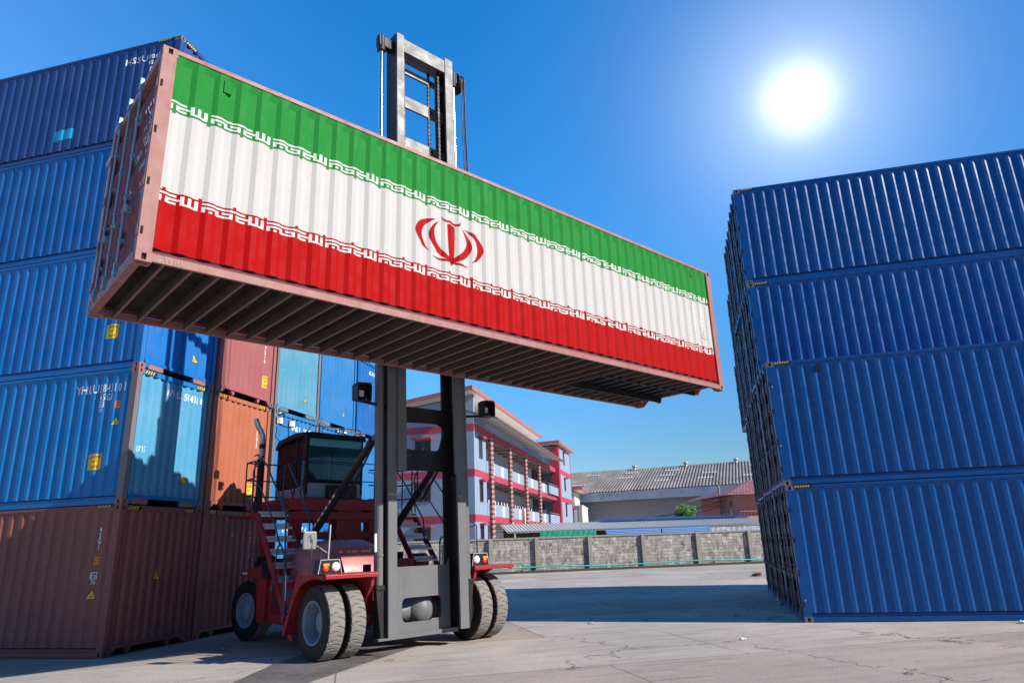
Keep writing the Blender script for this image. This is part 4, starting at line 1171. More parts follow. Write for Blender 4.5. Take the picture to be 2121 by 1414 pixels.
mb = fmb(); mb.box(c0 + .07, c1 - .07, b0 + .01, b0 + .022, 3.44, 4.27); obj('windscreen', mb, M['glass'], cab)
mb = fmb(); mb.box(c0 + .07, c1 - .07, b0 - .012, b0 + .008, 4.24, 4.47); obj('sun_visor', mb, M['visor'], cab)
for y0, y1 in ((b0 + .26, b0 + .50), (b0 + .62, b1 - .10)):
    mb = fmb(); mb.box(c0 + .012, c0 + .022, y0, y1, 3.28, z1 - .12); obj('side_window', mb, M['sideglass'], cab)
mb = fmb(); mb.box(c1 - .022, c1 - .012, b0 + .1, b1 - .1, 3.5, z1 - .1); obj('side_window', mb, M['glass'], cab)
mb = fmb(); mb.box(c0 + .1, c1 - .1, b1 - .03, b1 - .02, 3.3, z1 - .12); obj('rear_window', mb, M['glass'], cab)
mb = fmb(); mb.box(6.10, 6.62, 7.9, 8.4, 3.3, 3.55); mb.box(6.12, 6.60, 8.35, 8.48, 3.5, 4.15); mb.box(6.24, 6.48, 8.36, 8.46, 4.15, 4.32); obj('seat', mb, M['blackp'], cab, .03)
mb = fmb(); pts = [(6.25 + .19 * math.cos(a), 7.52 + .10 * math.sin(a), 3.72 + .14 * math.sin(a)) for a in [2 * math.pi * k / 20 for k in range(21)]]
mb.tube(pts, .014, 6); mb.tube([(6.25, 7.52, 3.72), (6.25, 7.35, 3.2)], .03, 8); mb.beam((6.07, 7.52, 3.72), (6.43, 7.52, 3.72), .03, .015); obj('steering_wheel', mb, M['blackp'], cab)
mb = fmb(); mb.box(5.7, 6.9, 7.2, 7.35, 3.35, 3.46); obj('dashboard', mb, M['blackp'], cab, .02)
mb = fmb(); mb.box(6.04, 6.80, b0 - .13, b0 - .004, 3.02, 3.33)
for k in range(5): mb.box(6.10, 6.74, b0 - .14, b0 - .13, 3.06 + k * .05, 3.08 + k * .05)
obj('battery_box', mb, M['blackp'], cab, .02)
rb = fmb(); rb.tube([(c0 + .02, b0 + .1, z1 + .06), (c0 + .10, b0 + .02, z1 + .22), (c1 - .1, b0 + .02, z1 + .20), (c1, b0 + .1, z1 + .06)], .012, 6)
rb.tube([(c0 + .04, b0 - .06, z1 + .05), (c1 - .35, b0 - .10, z1 + .02), (c1 - .2, b0 - .05, z1 + .1), (c1 + .02, b0, z1 + .12)], .010, 6)
for a_ in (5.9, 6.35): rb.tube([(a_, b0 + .02, z1 + .05), (a_, b0 + .02, z1 + .21)], .010, 6)
obj('roof_rack', rb, M['blackp'], cab)
rb = fmb(); rb.tube([(c0 - .02, b0 - .07, z0 + .02), (c0 - .02, b0 - .07, 3.82), (c0 - .06, b0 - .05, 3.92), (c0 - .3, b0 + .02, 3.82), (c0 - .34, b0 + .05, 3.65), (c0 - .30, b0 + .1, 3.3), (c0 - .22, b0 + .1, 3.0)], .014, 6)
rb.tube([(c0 - .02, b0 - .07, 3.82), (c0 + .1, b0 - .16, 3.86), (c1, b0 - .16, 3.86), (c1 + .9, b0 - .10, 3.83)], .012, 6); rb.tube([(c0 - .02, b0 - .07, 3.42), (c0 - .32, b0 + .05, 3.36)], .011, 6)
rb.tube([(c0 + .0, b0 - .16, 3.44), (c1 + .9, b0 - .1, 3.42)], .012, 6)
for a_ in (c1 + .28, c1 + .55):
    rb.tube([(a_, b0 - .1, 2.95), (a_, b0 - .1, 3.6), (a_ - .05, b0 - .1, 3.66), (a_ - .18, b0 - .1, 3.66)], .012, 6)
rb.tube([(c1 + .9, b0 - .1, 3.42), (c1 + .66, b0 - .1, 3.20), (c1 + .62, b0 - .1, 3.60), (c1 + .70, b0 - .1, 3.68), (c1 + .95, b0 - .1, 3.68)], .012, 6)
obj('guard_rail', rb, M['blackp'], cab)
for a_, b_, z_, s2 in ((5.18, 7.95, 4.92, .085), (5.43, 7.80, 4.84, .08), (6.35, 7.2, 4.66, .045), (6.55, 7.2, 4.64, .04)):
    mb = fmb(); mb.box(a_ - s2, a_ + s2, b_, b_ + .07, z_ - s2, z_ + s2); lo_ = obj('cab_lamp', mb, M['blackp'], cab, .01)
    mb = fmb(); mb.box(a_ - s2 * .85, a_ + s2 * .85, b_ - .008, b_ - .001, z_ - s2 * .85, z_ + s2 * .85); obj('lens', mb, M['lampglass'], lo_)
mb = fmb(); mb.tube([(5.20, 8.0, 4.83), (5.45, 8.05, 4.78), (5.50, 8.1, 4.4)], .014, 6); mb.tube([(5.45, 7.86, 4.78), (5.45, 8.05, 4.78)], .012, 6); mb.tube([(5.18, 8.1, 4.8), (5.2, 8.2, 4.55), (5.4, 8.3, 4.45), (5.38, 8.4, 3.4)], .010, 6)
obj('bracket', mb, M['blackp'], cab)

# ------------------------------------------------------------------ block wall
def block_mat():
    t = NT('stained_block_wall'); o = t.obj
    sep = t.n.new('ShaderNodeSeparateXYZ'); t.l.new(o, sep.inputs[0]); cmb = t.n.new('ShaderNodeCombineXYZ'); t.l.new(sep.outputs[0], cmb.inputs[0]); t.l.new(sep.outputs[2], cmb.inputs[1])
    br = t.n.new('ShaderNodeTexBrick'); br.inputs['Scale'].default_value = 1; br.inputs['Brick Width'].default_value = .42; br.inputs['Row Height'].default_value = .215; br.inputs['Mortar Size'].default_value = .012
    br.inputs['Color1'].default_value = (.44, .42, .40, 1); br.inputs['Color2'].default_value = (.24, .225, .21, 1); br.inputs['Mortar'].default_value = (.11, .10, .095, 1); br.offset = .12
    t.l.new(cmb.outputs[0], br.inputs['Vector'])
    c = t.mix(t.math('MULTIPLY', t.ramp(t.noise(.8, 6, .7, vec=o), .45, .65), .6), br.outputs['Color'], (.20, .17, .14))
    c = t.mix(t.math('MULTIPLY', t.ramp(t.noise(1.5, 8, .8, vec=o), .53, .62), .85), c, (.04, .034, .03))
    c = t.mix(t.math('MULTIPLY', t.ramp(t.noise(3.1, 6, .75, vec=o, sc=(1, 1, .5)), .52, .62), .7), c, (.60, .58, .54))
    t.color(c); t.b.inputs['Roughness'].default_value = .9; t.bump(t.noise(12, 6, vec=o), .6, .02)
    return t.m
conc = paint('old_concrete', (.30, .275, .24), .85, .3, .0, dirt=.6, bump=.6)
wv = Vector((18.0, 3.0, 0)).normalized(); WA = math.atan2(3.0, 18.0)
wt = thing('block_wall', 'long stained concrete block wall with posts along the back of the yard', 'wall', (-1, 48.7, 0), WA)
mb = MB(); mb.box(-14, 34, 0, .14, 0, 2.22); obj('wall_panel', mb, block_mat(), wt)
mb = MB(); mb.box(-14, 34, -.05, .19, 2.225, 2.33); obj('coping', mb, conc, wt)
for k, x_ in enumerate((-11.5, -7.6, -3.9, -1.0, 2.2, 6.0, 9.9, 14.0, 18.0, 22.3, 26.5, 30.5)):
    mb = MB(); mb.box(x_ - .13, x_ + .13, -.20, -.003, 0, 2.28); mb.box(x_ - .22, x_ + .22, -.30, -.20, 0, .18); obj('post', mb, conc, wt)
mb = MB(); mb.box(-14, 34, -.55, -.05, -.01, .07); tag(link('kerb', fixmesh(mb.mesh('kerb'), [conc])), kind='structure')
bpy.data.objects['kerb'].location = (-1, 48.7, 0); bpy.data.objects['kerb'].rotation_euler = (0, 0, WA)
mb = MB(); mb.tube([(x_, -.62 + .03 * math.sin(x_), .34 + .05 * math.sin(x_ * .6)) for x_ in [-6 + i * .8 for i in range(42)]], .045, 8)
tag(link('water_pipe', fixmesh(mb.mesh('water_pipe'), [plain('turquoise_pipe', (.04, .45, .42), .4)])), 'thin turquoise pipe running low along the block wall', 'pipe')
bpy.data.objects['water_pipe'].location = (-1, 48.7, 0); bpy.data.objects['water_pipe'].rotation_euler = (0, 0, WA)
mb = MB(); mb.box(-6, 34, -.70, -.56, 0, .16); 
ob = link('kerb', fixmesh(mb.mesh('kerb'), [plain('dark_gutter', (.06, .055, .05), .9)])); tag(ob, kind='structure'); ob.location = (-1, 48.7, 0); ob.rotation_euler = (0, 0, WA)

# ------------------------------------------------------------------ sheds beyond the wall
def rib_mat(name, c1, c2, pitch=.3, ax=0, rough=.5, noise=.5, dark=(.05, .05, .05)):
    t = NT(name); sep = t.n.new('ShaderNodeSeparateXYZ'); t.l.new(t.obj, sep.inputs[0])
    w_ = t.math('SINE', t.math('MULTIPLY', sep.outputs[ax], 2 * math.pi / pitch))
    c = t.mix(t.ramp(w_, -.5, .5), c1, c2)
    c = t.mix(t.math('MULTIPLY', t.ramp(t.noise(.7, 7, .7), .5, .72), noise), c, dark)
    t.color(c); t.b.inputs['Roughness'].default_value = rough
    return t.m
def ribbed(x0, x1, p0, p1, pitch, amp, duty=.5):
    """corrugated sheet: along x, sloping from p0=(y,z) to p1=(y,z)"""
    mb = MB(); vs = []; n = int((x1 - x0) / pitch)
    prof = []
    for i in range(n):
        x = x0 + i * pitch
        prof += [(x, 0), (x + pitch * duty * .7, 0), (x + pitch * duty, amp), (x + pitch * (duty + .25), amp)]
    for x, a in prof: vs += [(x, p0[0], p0[1] + a), (x, p1[0], p1[1] + a)]
    mb.add(vs, [(i * 2, i * 2 + 2, i * 2 + 3, i * 2 + 1) for i in range(len(prof) - 1)])
    return mb
sh = thing('market_shed', 'low open shed with white ribbed roof just beyond the block wall', 'shed', (-1, 50.2, 0), WA)
obj('roof', ribbed(0.4, 21.5, (1.6, 2.78), (5.2, 3.42), .27, .05), paint('white_roof_sheet', (.55, .55, .53), .45, .2, 0, dirt=.4), sh)
obj('ridge_sheet', ribbed(8.5, 21.5, (4.6, 3.46), (6.2, 3.66), .27, .05), plain('blue_roof_sheet', (.06, .19, .45), .45), sh)
mb = MB(); mb.box(.4, 21.5, 1.62, 1.66, 2.70, 2.775); obj('eave_beam', mb, conc, sh)
for x_ in (1.0, 4.4, 8.0, 11.5, 15.2, 19.0): 
    mb = MB(); mb.box(x_ - .06, x_ + .06, 1.66, 1.78, 0, 2.74); obj('post', mb, M['plastic'], sh)
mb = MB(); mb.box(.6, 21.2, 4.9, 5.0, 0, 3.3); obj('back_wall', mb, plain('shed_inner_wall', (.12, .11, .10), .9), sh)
def sheet(x0, x1, y, z0, z1, amp, n=40, vz=5):
    mb = MB(); vs = []
    for j in range(vz):
        for i in range(n + 1):
            x = x0 + (x1 - x0) * i / n
            vs.append((x, y + amp * math.sin(i * 1.7 + j) * (1 - j / vz * .3) + random.uniform(-amp, amp) * .5, z1 + (z0 - z1) * j / (vz - 1) + (random.uniform(-.05, .05) if j == vz - 1 else 0)))
    mb.add(vs, [(j * (n + 1) + i, j * (n + 1) + i + 1, (j + 1) * (n + 1) + i + 1, (j + 1) * (n + 1) + i) for j in range(vz - 1) for i in range(n)], 0, True)
    mb.box(x0, x0 + .03, y, y + .03, z0, z1)
    return mb
o = obj('tarpaulin', sheet(2.6, 6.9, 0, 2.16, 2.74, .03), plain('green_tarp', (.01, .36, .22), .5)); o.location = (-1, 51.6, 0); o.rotation_euler = (0, 0, WA)
o.location += Vector((0, .12, 0)); tag(o, 'crumpled green tarpaulin hung under the white shed roof', 'tarpaulin')
BL = rib_mat('blue_corrugated', (.03, .18, .55), (.30, .50, .80), .11, 2, .4, .1)
for k, (x0, x1) in enumerate(((7.7, 12.0), (12.1, 15.9))):
    mb = MB(); 
    for j in range(6): mb.box(x0, x1, .0 + .01 * (j % 2), .03 + .01 * (j % 2), 2.12 + j * .105, 2.12 + j * .105 + .10)
    o = obj('sheet_screen', mb, BL); o.location = (-1, 51.72, 0); o.rotation_euler = (0, 0, WA)
    tag(o, ('left' if k == 0 else 'right') + ' of two blue corrugated screens hung under the shed roof', 'screen', 'blue screens under the shed roof')
o = obj('tarpaulin', sheet(15.9, 20.5, 0, 2.2, 2.66, .05), plain('pale_tarp', (.42, .48, .58), .5)); o.location = (-1, 51.7, 0); o.rotation_euler = (0, 0, WA)
tag(o, 'pale plastic sheet at the right end of the shed, beside the navy stack', 'tarpaulin')

# ------------------------------------------------------------------ dormitory building
BA = R(76.85)
B0 = Vector((-3.45, 56, 0))
# local: x = along the corridor facade (away), y = left along the end wall, z up
bd = thing('apartment_block', 'three-storey grey-blue apartment block with red bands and open corridors', 'building', B0, BA)
gb = paint('grey_blue_render', (.25, .33, .45), .8, .12, .0, dirt=.12, bump=.1)
gb2 = paint('pale_corridor_render', (.55, .56, .58), .8, .12, .0, dirt=.12)
rd = plain('crimson_band', (.44, .05, .085), .6)
wpan = plain('dark_window_pane', (.012, .016, .028), .08)
soff = rib_mat('white_soffit', (.78, .73, .68), (.66, .61, .57), .62, 0, .6, .1)
brk = None
BW = 13.0; BL_ = 40.0
mb = MB()
mb.box(0, 3.6, 0, BW, 0, 12.3)          # solid near end bay
mb.box(3.6, BL_, 1.9, BW, 0, 12.3)      # main volume behind the corridor
mb.prism([(0, 12.3), (BW, 12.3), (BW, 12.42), (0, 14.15)], 0, 0.02, .3); mb.prism([(1.95, 12.3), (2.1, 12.3), (2.1, 13.9), (1.95, 13.9)], 0, .3, 27)
obj('wall', mb, gb, bd)
mb = MB(); mb.box(3.62, BL_, 1.88, 1.895, .3, 11.9); obj('corridor_wall', mb, gb2, bd)
for z in (3.80, 7.40, 11.12):
    mb = MB(); mb.box(-.02, BL_, -.025, BW + .02, z, z + .58) if z > 11 else (mb.box(-.02, 3.62, -.025, BW + .02, z, z + .56), mb.box(3.62, BL_, -.025, 1.87, z, z + .56))
    if z > 11: mb = MB(); mb.box(-.02, 3.62, -.025, BW + .02, z, z + .58); mb.box(3.62, BL_, -.025, .22, z, z + .58)
    obj('band', mb, rd, bd)
for z in (4.36, 7.96):
    mb = MB(); mb.box(3.62, 31.5, -.02, .12, z, z + 1.05); pr = obj('parapet', mb, gb, bd)
    x = 4.4
    k = 0
    while x < 30:
        mm = MB(); mm.box(x + .9, x + 1.9, -.035, -.022, z - .0, z + 1.0); obj('grille_panel', mm, soff if False else gb2, pr); x += 3.35
for z in (3.76, 7.36, 11.08):
    mb = MB(); mb.box(3.62, BL_, .22, 1.87, z, z + .03); obj('corridor_ceiling', mb, plain('corridor_ceiling_paint', (.42, .40, .38), .7), bd)
# brick pillars with rounded tiles
def pillar_mat():
    t = NT('tiled_red_pillar'); sep = t.n.new('ShaderNodeSeparateXYZ'); t.l.new(t.obj, sep.inputs[0])
    c = t.mix(t.ramp(t.math('SINE', t.math('MULTIPLY', sep.outputs[2], 2 * math.pi / .42)), -.2, .1), (.16, .07, .065), (.52, .30, .27))
    t.color(c); t.b.inputs['Roughness'].default_value = .6; return t.m
PM = pillar_mat()
for x in (4.2, 11.2, 18.3, 25.6):
    mb = MB(); mb.box(x + .1, x + .85, -.26, -.03, 0, 11.1)
    z = .1
    while z < 10.9: mb.box(x + .02, x + .93, -.30, -.262, z, z + .24); z += .42
    obj('pillar', mb, PM, bd)
def window(x0, x1, y, z0, z1, axis, parent=bd, hood=True):
    m1 = MB(); m2 = MB(); m3 = MB(); t_ = .05
    if axis == 'x':
        m1.box(x0, x1, y - .02, y + .01, z0, z1); m2.box(x0 - t_, x1 + t_, y - .05, y - .021, z1, z1 + t_); m2.box(x0 - t_, x1 + t_, y - .05, y - .021, z0 - t_, z0); m2.box(x0 - t_, x0, y - .05, y - .021, z0, z1); m2.box(x1, x1 + t_, y - .05, y - .021, z0, z1)
        m3.box(x0 - .15, x1 + .15, y - .45, y - .03, z1 + .12, z1 + .28)
    else:
        m1.box(y - .02, y + .01, x0, x1, z0, z1); m2.box(y - .05, y - .021, x0 - t_, x1 + t_, z1, z1 + t_); m2.box(y - .05, y - .021, x0 - t_, x1 + t_, z0 - t_, z0); m2.box(y - .05, y - .021, x0 - t_, x0, z0, z1); m2.box(y - .05, y - .021, x1, x1 + t_, z0, z1); m2.box(y - .05, y - .021, (x0 + x1) / 2 - .02, (x0 + x1) / 2 + .02, z0, z1)
        m3.box(y - .45, y - .03, x0 - .2, x1 + .2, z1 + .10, z1 + .28)
    w_ = obj('window', m1, wpan, parent); obj('frame', m2, plain('brown_frame', (.16, .12, .10), .5), w_)
    if hood: obj('canopy', m3, rd, w_)
for z0, z1 in ((9.15, 10.6), (5.55, 7.0), (2.0, 3.45)):
    window(1.45, 2.35, 0, z0 - .1, z1 - .05, 'x'); window(3.8, 5.15, 0, z0, z1 - .1, 'y'); window(8.6, 9.95, 0, z0, z1 - .1, 'y')
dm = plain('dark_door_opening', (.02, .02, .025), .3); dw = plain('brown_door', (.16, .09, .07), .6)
for z in (.6, 4.2, 7.9):
    x = 4.9; k = 0
    while x < 31:
        m1 = MB(); m1.box(x, x + .85, 1.85, 1.878, z, z + 2.05); obj('corridor_door', m1, (dm, dw)[k % 2 and z < 7], bd)
        m1 = MB(); m1.box(x + 1.35, x + 2.0, 1.85, 1.878, z + .95, z + 1.95); obj('corridor_window', m1, wpan, bd)
        x += 2.45; k += 1
    for x in [5 + 2.4 * i for i in range(11)]:
        if z > .6:
            m1 = MB(); m1.box(x, x + .06, .2, 1.86, z + 3.02, z + 3.10); obj('ceiling_joist', m1, plain('brown_frame', (.16, .12, .10), .5), bd)
# main roof (high edge over the corridor side) and lower corridor awning
def slab(xa, xb, ya, za, yb, zb, th):
    mb = MB(); mb.prism([(ya, za), (yb, zb), (yb, zb + th), (ya, za + th)], 0, xa, xb); return mb
obj('roof', slab(-1.6, 27.5, -.3, 14.25, BW + 1, 12.4, .10), soff, bd)
mb = MB(); mb.prism([(-.36, 14.2), (BW + 1.05, 12.3), (BW + 1.05, 12.62), (-.36, 14.55)], 0, -1.72, -1.61); mb.prism([(-.45, 14.2), (-.31, 14.2), (-.31, 14.57), (-.45, 14.57)], 0, -1.72, 27.5); obj('roof_edge', mb, plain('salmon_fascia', (.42, .14, .11), .6), bd)
obj('awning', slab(.1, 34, -1.95, 11.95, .9, 12.85, .06), soff, bd)
mb = MB(); mb.prism([(-2.05, 11.9), (-1.96, 11.9), (-1.96, 12.08), (-2.05, 12.08)], 0, .0, 34); mb.prism([(-2.0, 11.95), (.9, 12.86), (.9, 12.95), (-2.0, 12.05)], 0, .0, .09); obj('awning_edge', mb, plain('brown_fascia', (.14, .10, .09), .6), bd)
mb = MB(); 
for z in (12.05, 12.3): mb.beam((.05, -1.6 + (z - 12) * 2, z), (.05, 2.4, z), .05, .05)
mb.beam((.05, -.6, 12.0), (.05, -.6, 12.4), .05, .05); obj('awning_truss', mb, plain('blue_truss', (.05, .16, .35), .5), bd)
# stair tower
tw = MB(); tw.box(38.2, 48.5, -.5, 5, 0, 14.7); obj('stair_tower', tw, gb, bd)
mb = MB(); mb.box(38.1, 39.3, -.54, -.501, 0, 14.7); mb.box(38.08, 38.199, -.54, .6, 0, 14.7); 
for z in (3.8, 7.4, 11.1): mb.box(38.1, 48.6, -.56, -.541, z, z + .56)
mb.box(48.2, 48.6, -.54, -.501, 0, 14.6); obj('band', mb, rd, bd)
for z in (5.5, 9.0, 12.6, 2.0): window(42.2, 43.2, -.5, z, z + 1.5, 'x', hood=True)
obj('tower_roof', slab(36.5, 49, -.95, 14.95, 6, 14.7, .2), soff, bd)
mb = MB(); mb.prism([(-1.05, 14.85), (-.96, 14.85), (-.96, 15.25), (-1.05, 15.25)], 0, 36.5, 49); mb.prism([(-1.05, 14.85), (6, 14.6), (6, 15.0), (-1.05, 15.25)], 0, 36.4, 36.49); obj('roof_edge', mb, plain('salmon_fascia', (.42, .14, .11), .6), bd)
for z in (4.36, 7.96):
    mb = MB(); mb.box(31.6, 38.07, -.3, -.15, z, z + 1.05); obj('parapet', mb, gb, bd)
    mb = MB(); mb.tube([(31.6, -.25, z + 1.25), (38.0, -.25, z + 1.25)], .04, 6); obj('handrail', mb, M['alu'], bd)
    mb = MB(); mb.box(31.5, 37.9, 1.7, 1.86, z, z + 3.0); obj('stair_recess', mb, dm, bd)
# laundry
def local(v, root): return Matrix.Translation(root.location) @ Matrix.Rotation(root.rotation_euler.z, 4, 'Z') @ Vector(v)
for k, (x, col, lab) in enumerate(((17.0, (.5, .12, .08), 'red towel hanging over the apartment corridor parapet'), (17.7, (.75, .75, .75), 'white towel between the red and the blue one'), (18.35, (.03, .12, .5), 'blue towel hanging over the apartment corridor parapet'))):
    mb = MB(); vs = []
    for j in range(8):
        for i in range(6): vs.append((i * .12, -.04 - .03 * math.sin(i * 1.9 + j * .3), -j * .25))
    mb.add(vs, [(j * 6 + i, j * 6 + i + 1, j * 6 + i + 7, j * 6 + i + 6) for j in range(7) for i in range(5)], 0, True)
    o = obj('towel', mb, plain('cloth_%d' % k, col, .8)); o.location = local((x, -.06, 5.55), bd); o.rotation_euler = (0, 0, BA); tag(o, lab, 'towel', 'laundry on the apartment corridor')

# white house next to it
hw = thing('white_house', 'small white house with red roof edge squeezed between apartments and warehouse', 'house', (7.95, 107.5, 0), R(80))
hw.scale = (1.6, 1.6, 1.47)
WM = paint('white_render', (.68, .67, .64), .8, .1, 0, dirt=.2)
mb = MB(); mb.box(0, 5.5, -.55, 2.2, 0, 6.5); obj('wall', mb, WM, hw)
mb = MB(); mb.box(-1.6, 5, -1.35, -.56, 0, 4.9); mb.box(-1.7, 5, -1.42, -.56, 4.9, 5.0); obj('porch', mb, WM, hw)
mb = MB(); mb.box(-.9, 5.8, -1.3, 2.6, 6.65, 6.8); obj('roof', mb, WM, hw)
mb = MB(); mb.box(-.96, 5.8, -1.42, -1.31, 6.6, 6.95); mb.box(-1.0, -.905, -1.42, 2.6, 6.6, 6.95); obj('roof_edge', mb, plain('salmon_fascia', (.42, .14, .11), .6), hw)
for y in (-.35, .1): mb = MB(); mb.box(-.03, -.005, y, y + .18, 3.0, 5.4); obj('window', mb, wpan, hw)
mb = MB(); mb.box(-1.63, -1.61, -1.30, -1.0, 1.5, 4.7); obj('shutter', mb, plain('tan_shutter', (.45, .40, .28), .6), hw)

# ------------------------------------------------------------------ warehouse
WHA = R(-19)
wh_ = thing('warehouse', 'long grey warehouse with dark fibre-cement roof behind the yard wall', 'warehouse', (6.4, 121.6, 0), WHA)
wh_.scale = (1.6, 1.6, 1.47)
t = NT('weathered_asbestos_roof')
c = t.mix(t.ramp(t.noise(.5, 7, .7, sc=(1, .4, 1)), .4, .65), (.23, .21, .195), (.12, .11, .10))
t.color(c); t.b.inputs['Roughness'].default_value = .85
x0 = -2; mb = MB(); vs = []; n = 190; N2 = n * 4
for i in range(N2 + 1):
    x = x0 + i * .33 / 4 ; a = .11 * (math.sin(i * math.pi / 2) if False else (0, 1, 1, 0)[i % 4])
    vs += [(x, -1.2, 6.75 + a), (x, 9.5, 10.3 + a)]
mb.add(vs, [(i * 2, i * 2 + 2, i * 2 + 3, i * 2 + 1) for i in range(N2)])
obj('roof', mb, t.m, wh_)
mb = MB(); mb.box(-2, 60, 9.5, 18, 0, 10.0); obj('back_volume', mb, conc, wh_)
sk = plain('skylight_sheet', (.62, .70, .78), .4)
for j in range(3):
    for i in range(10):
        if (i * 7 + j * 3) % 4 == 3: continue
        mb = MB(); x = 1.5 + i * 4.6 + j * .35; f = .30 + .22 * j; y = -1.2 + 10.7 * f; z = 6.75 + 3.55 * f
        for k in range(5): mb.add([(x + k * .33, y, z + .125), (x + k * .33 + .2, y, z + .125), (x + k * .33 + .2, y + .5, z + .305), (x + k * .33, y + .5, z + .305)], [(0, 1, 2, 3)])
        obj('skylight', mb, sk, wh_)
mb = MB(); mb.box(-2, 60, -1.35, -1.2, 5.75, 6.72); obj('gutter_board', mb, rib_mat('stained_gutter', (.33, .40, .52), (.30, .36, .48), 3, 0, .6, .75, (.10, .10, .11)), wh_)
mb = MB()
for j in range(12): mb.prism([(0, j * .48), (-.10, j * .48 + .05), (-.02, j * .48 + .48), (0, j * .48 + .48)], 0, -2, 60)
mb.box(-2, 60, 0, .3, 0, 5.8)
obj('cladding', mb, paint('grey_cladding', (.27, .28, .32), .6, .35, 0, dirt=.4), wh_)
for k, x in enumerate((7.6, 13.6, 19.2)):
    mb = MB(); mb.lathe([(.17, 0), (.17, .40), (.16, .42), (.26, .47), (.30, .60), (.25, .72), (.13, .80), (.0, .82)], (x, 8.9, 9.95), 2, 16); obj('roof_vent', mb, plain('vent_metal', (.45, .44, .40), .4, .3), wh_)

# pink house
ph = thing('pink_house', 'pink house with red tiled hip roof, half hidden by the right-hand stack', 'house', (18.6, 60, 0), R(8))
PKM = paint('pink_render', (.50, .24, .21), .8, .1, 0, dirt=.2)
mb = MB(); mb.box(0, 9, 0, 7, 0, 5.3); obj('wall', mb, PKM, ph)
t = NT('red_roof_tiles'); 
v = t.n.new('ShaderNodeTexBrick'); v.inputs['Scale'].default_value = 1; v.inputs['Brick Width'].default_value = .3; v.inputs['Row Height'].default_value = .3; v.inputs['Mortar Size'].default_value = .03
v.inputs['Color1'].default_value = (.42, .14, .10, 1); v.inputs['Color2'].default_value = (.28, .09, .075, 1); v.inputs['Mortar'].default_value = (.08, .03, .03, 1); t.l.new(t.obj, v.inputs['Vector']); t.color(v.outputs['Color'])
mb = MB(); mb.add([(-1.3, -1.3, 5.3), (10.3, -1.3, 5.3), (10.3, 8.3, 5.3), (-1.3, 8.3, 5.3), (3.4, 3.5, 6.85), (6.6, 3.5, 6.85)], [(0, 1, 5, 4), (1, 2, 5), (2, 3, 4, 5), (3, 0, 4), (3, 2, 1, 0)]); obj('roof', mb, t.m, ph)
mb = MB(); mb.tube([(.2, -.6, 3.95), (9, -.6, 3.95)], .03, 6); 
for i in range(28): mb.tube([(.2 + i * .32, -.6, 3.0), (.2 + i * .32, -.6, 3.95)], .015, 5)
mb.box(0, 9, -.7, -.003, 2.85, 3.0); obj('balcony', mb, PKM, ph)
mb = MB(); mb.box(-.03, -.005, .4, .8, 3.3, 4.8); obj('window', mb, wpan, ph)

# utility pole with wires
up_ = thing('utility_pole', 'thin concrete utility pole in front of the warehouse, left of the pink house', 'pole', (18.0, 62, 0), R(10))
mb = MB(); mb.tube([(0, 0, 0), (0, 0, 6.4)], [.14, .09], 10); obj('pole', mb, conc, up_)
mb = MB(); mb.box(-.5, .5, -.05, .05, 4.9, 5.0); mb.box(-.35, .35, -.05, .05, 4.45, 4.55); obj('crossarm', mb, conc, up_)
for x in (-.4, .0, .4): mb = MB(); mb.lathe([(.0, 0), (.06, .02), (.03, .08), (.06, .12), (.0, .2)], (x, 0, 5.0), 2, 10); obj('insulator', mb, M['white'], up_)
for k, (z, sag) in enumerate(((4.9, .9), (4.7, .7), (4.5, 1.0))):
    mb = MB(); mb.tube([(-i * 1.6, -.3 * i * .2, z - 1.4 + 1.4 * (1 - i / 13.) - sag * math.sin(math.pi * i / 13.)) for i in range(14)], .022, 5)
    ob = obj('power_cable', mb, M['black']); ob.location = (18, 62, 0); tag(ob, ('topmost', 'middle', 'lowest')[k] + ' sagging black cable running left from the utility pole', 'cable', 'cables from the utility pole')

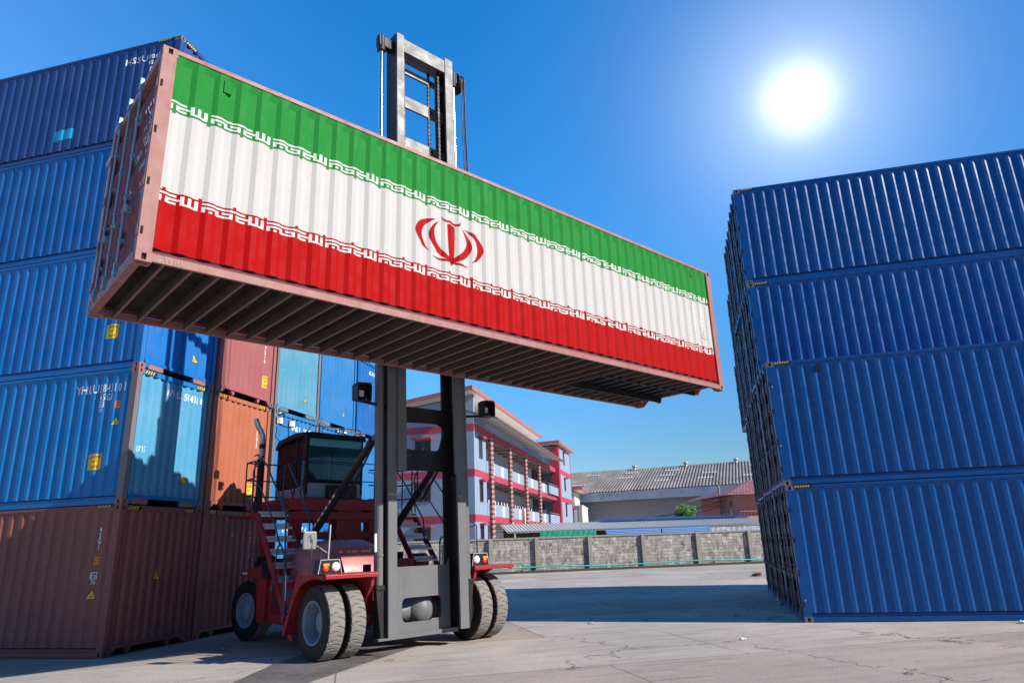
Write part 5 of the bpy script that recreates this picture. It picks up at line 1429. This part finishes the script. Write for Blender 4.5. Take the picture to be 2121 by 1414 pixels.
# round leafy tree
tr = thing('tree', 'round bright green tree rising behind the low white shed roof', 'tree', (14.4, 60.5, 0))
mb = MB(); mb.tube([(0, 0, 0), (.05, 0, 1.3), (0, .05, 2.6), (.02, 0, 3.4)], [.16, .13, .10, .05], 8)
for k in range(7): 
    a = k * .9; mb.tube([(0, 0, 2.2 + k * .12), (.45 * math.cos(a), .45 * math.sin(a), 2.9 + k * .15), (.9 * math.cos(a), .9 * math.sin(a), 3.4 + k * .12)], [.05, .035, .015], 6)
obj('trunk', mb, plain('bark', (.12, .09, .06), .9), tr)
mb = MB(); rnd = random.Random(3)
for cl in range(46):
    while True:
        q = Vector((rnd.uniform(-1, 1), rnd.uniform(-1, 1), rnd.uniform(-1, 1)))
        if q.length < 1: break
    cc = Vector((q.x * .86, q.y * .86, 3.95 + q.z * .80))
    for lf in range(48):
        d = Vector((rnd.gauss(0, 1), rnd.gauss(0, 1), rnd.gauss(0, 1))).normalized() * rnd.uniform(.05, .34)
        c_ = cc + d; u = Vector((rnd.gauss(0, 1), rnd.gauss(0, 1), rnd.gauss(0, .6))).normalized(); w = u.orthogonal().normalized(); s_ = rnd.uniform(.06, .11)
        mb.add([c_ - u * s_, c_ + w * s_ * .5, c_ + u * s_, c_ - w * s_ * .5], [(0, 1, 2, 3)], rnd.choice((0, 0, 1)))
me = raw(mb, 'crown'); link('crown', fixmesh(me, [plain('leaf_green', (.10, .26, .03), .6), plain('leaf_dark', (.04, .13, .02), .6)]), tr)

# ------------------------------------------------------------------ small litter
o = MB(); o.tube([(0, 0, .045), (.20, 0, .045), (.24, 0, .045), (.27, 0, .045)], [.045, .045, .022, .018], 12); o.tube([(.27, 0, .045), (.295, 0, .045)], .022, 10, 1)
ob = obj('bottle', o, [plain('clear_blue_plastic', (.35, .55, .65), .15), M['cyan']]); ob.location = (7.02, 19.8, 0); ob.rotation_euler = (0, 0, 1.1); tag(ob, 'clear plastic bottle lying in the shadow beside the navy stack', 'bottle')
rn2 = random.Random(11)
def crumple(r, flat):
    mb = MB(); bm = bmesh.new(); bmesh.ops.create_icosphere(bm, subdivisions=2, radius=r)
    for v in bm.verts: v.co *= rn2.uniform(.6, 1.15); v.co.z = v.co.z * flat + r * flat * .8
    me = bpy.data.meshes.new('litter'); bm.to_mesh(me); bm.free(); return me
for (x, y, r, fl, mt, lab) in ((7.45, 20.9, .14, .5, 'plastic', 'crumpled translucent bag in the shadow left of the navy stack'), (11.4, 34.6, .30, .35, 'brown', 'dark brown debris heap far back near the right-hand stack'), (12.1, 35.0, .16, .35, 'greyst', 'small pale scrap beside the dark brown debris heap'),
                               (9.8, 14.4, .07, .5, 'white', 'small white paper scrap on the concrete in front of the navy stack'), (4.05, 13.55, .06, .4, 'white', 'tiny white scrap on the open concrete left of the navy stack'), (1.6, 17.0, .07, .4, 'plastic', 'small grey scrap lying beyond the right front tyres')):
    ob = link('litter', fixmesh(crumple(r, fl), [M[mt]])); ob.location = (x, y, 0); tag(ob, lab, 'litter', 'litter on the yard')
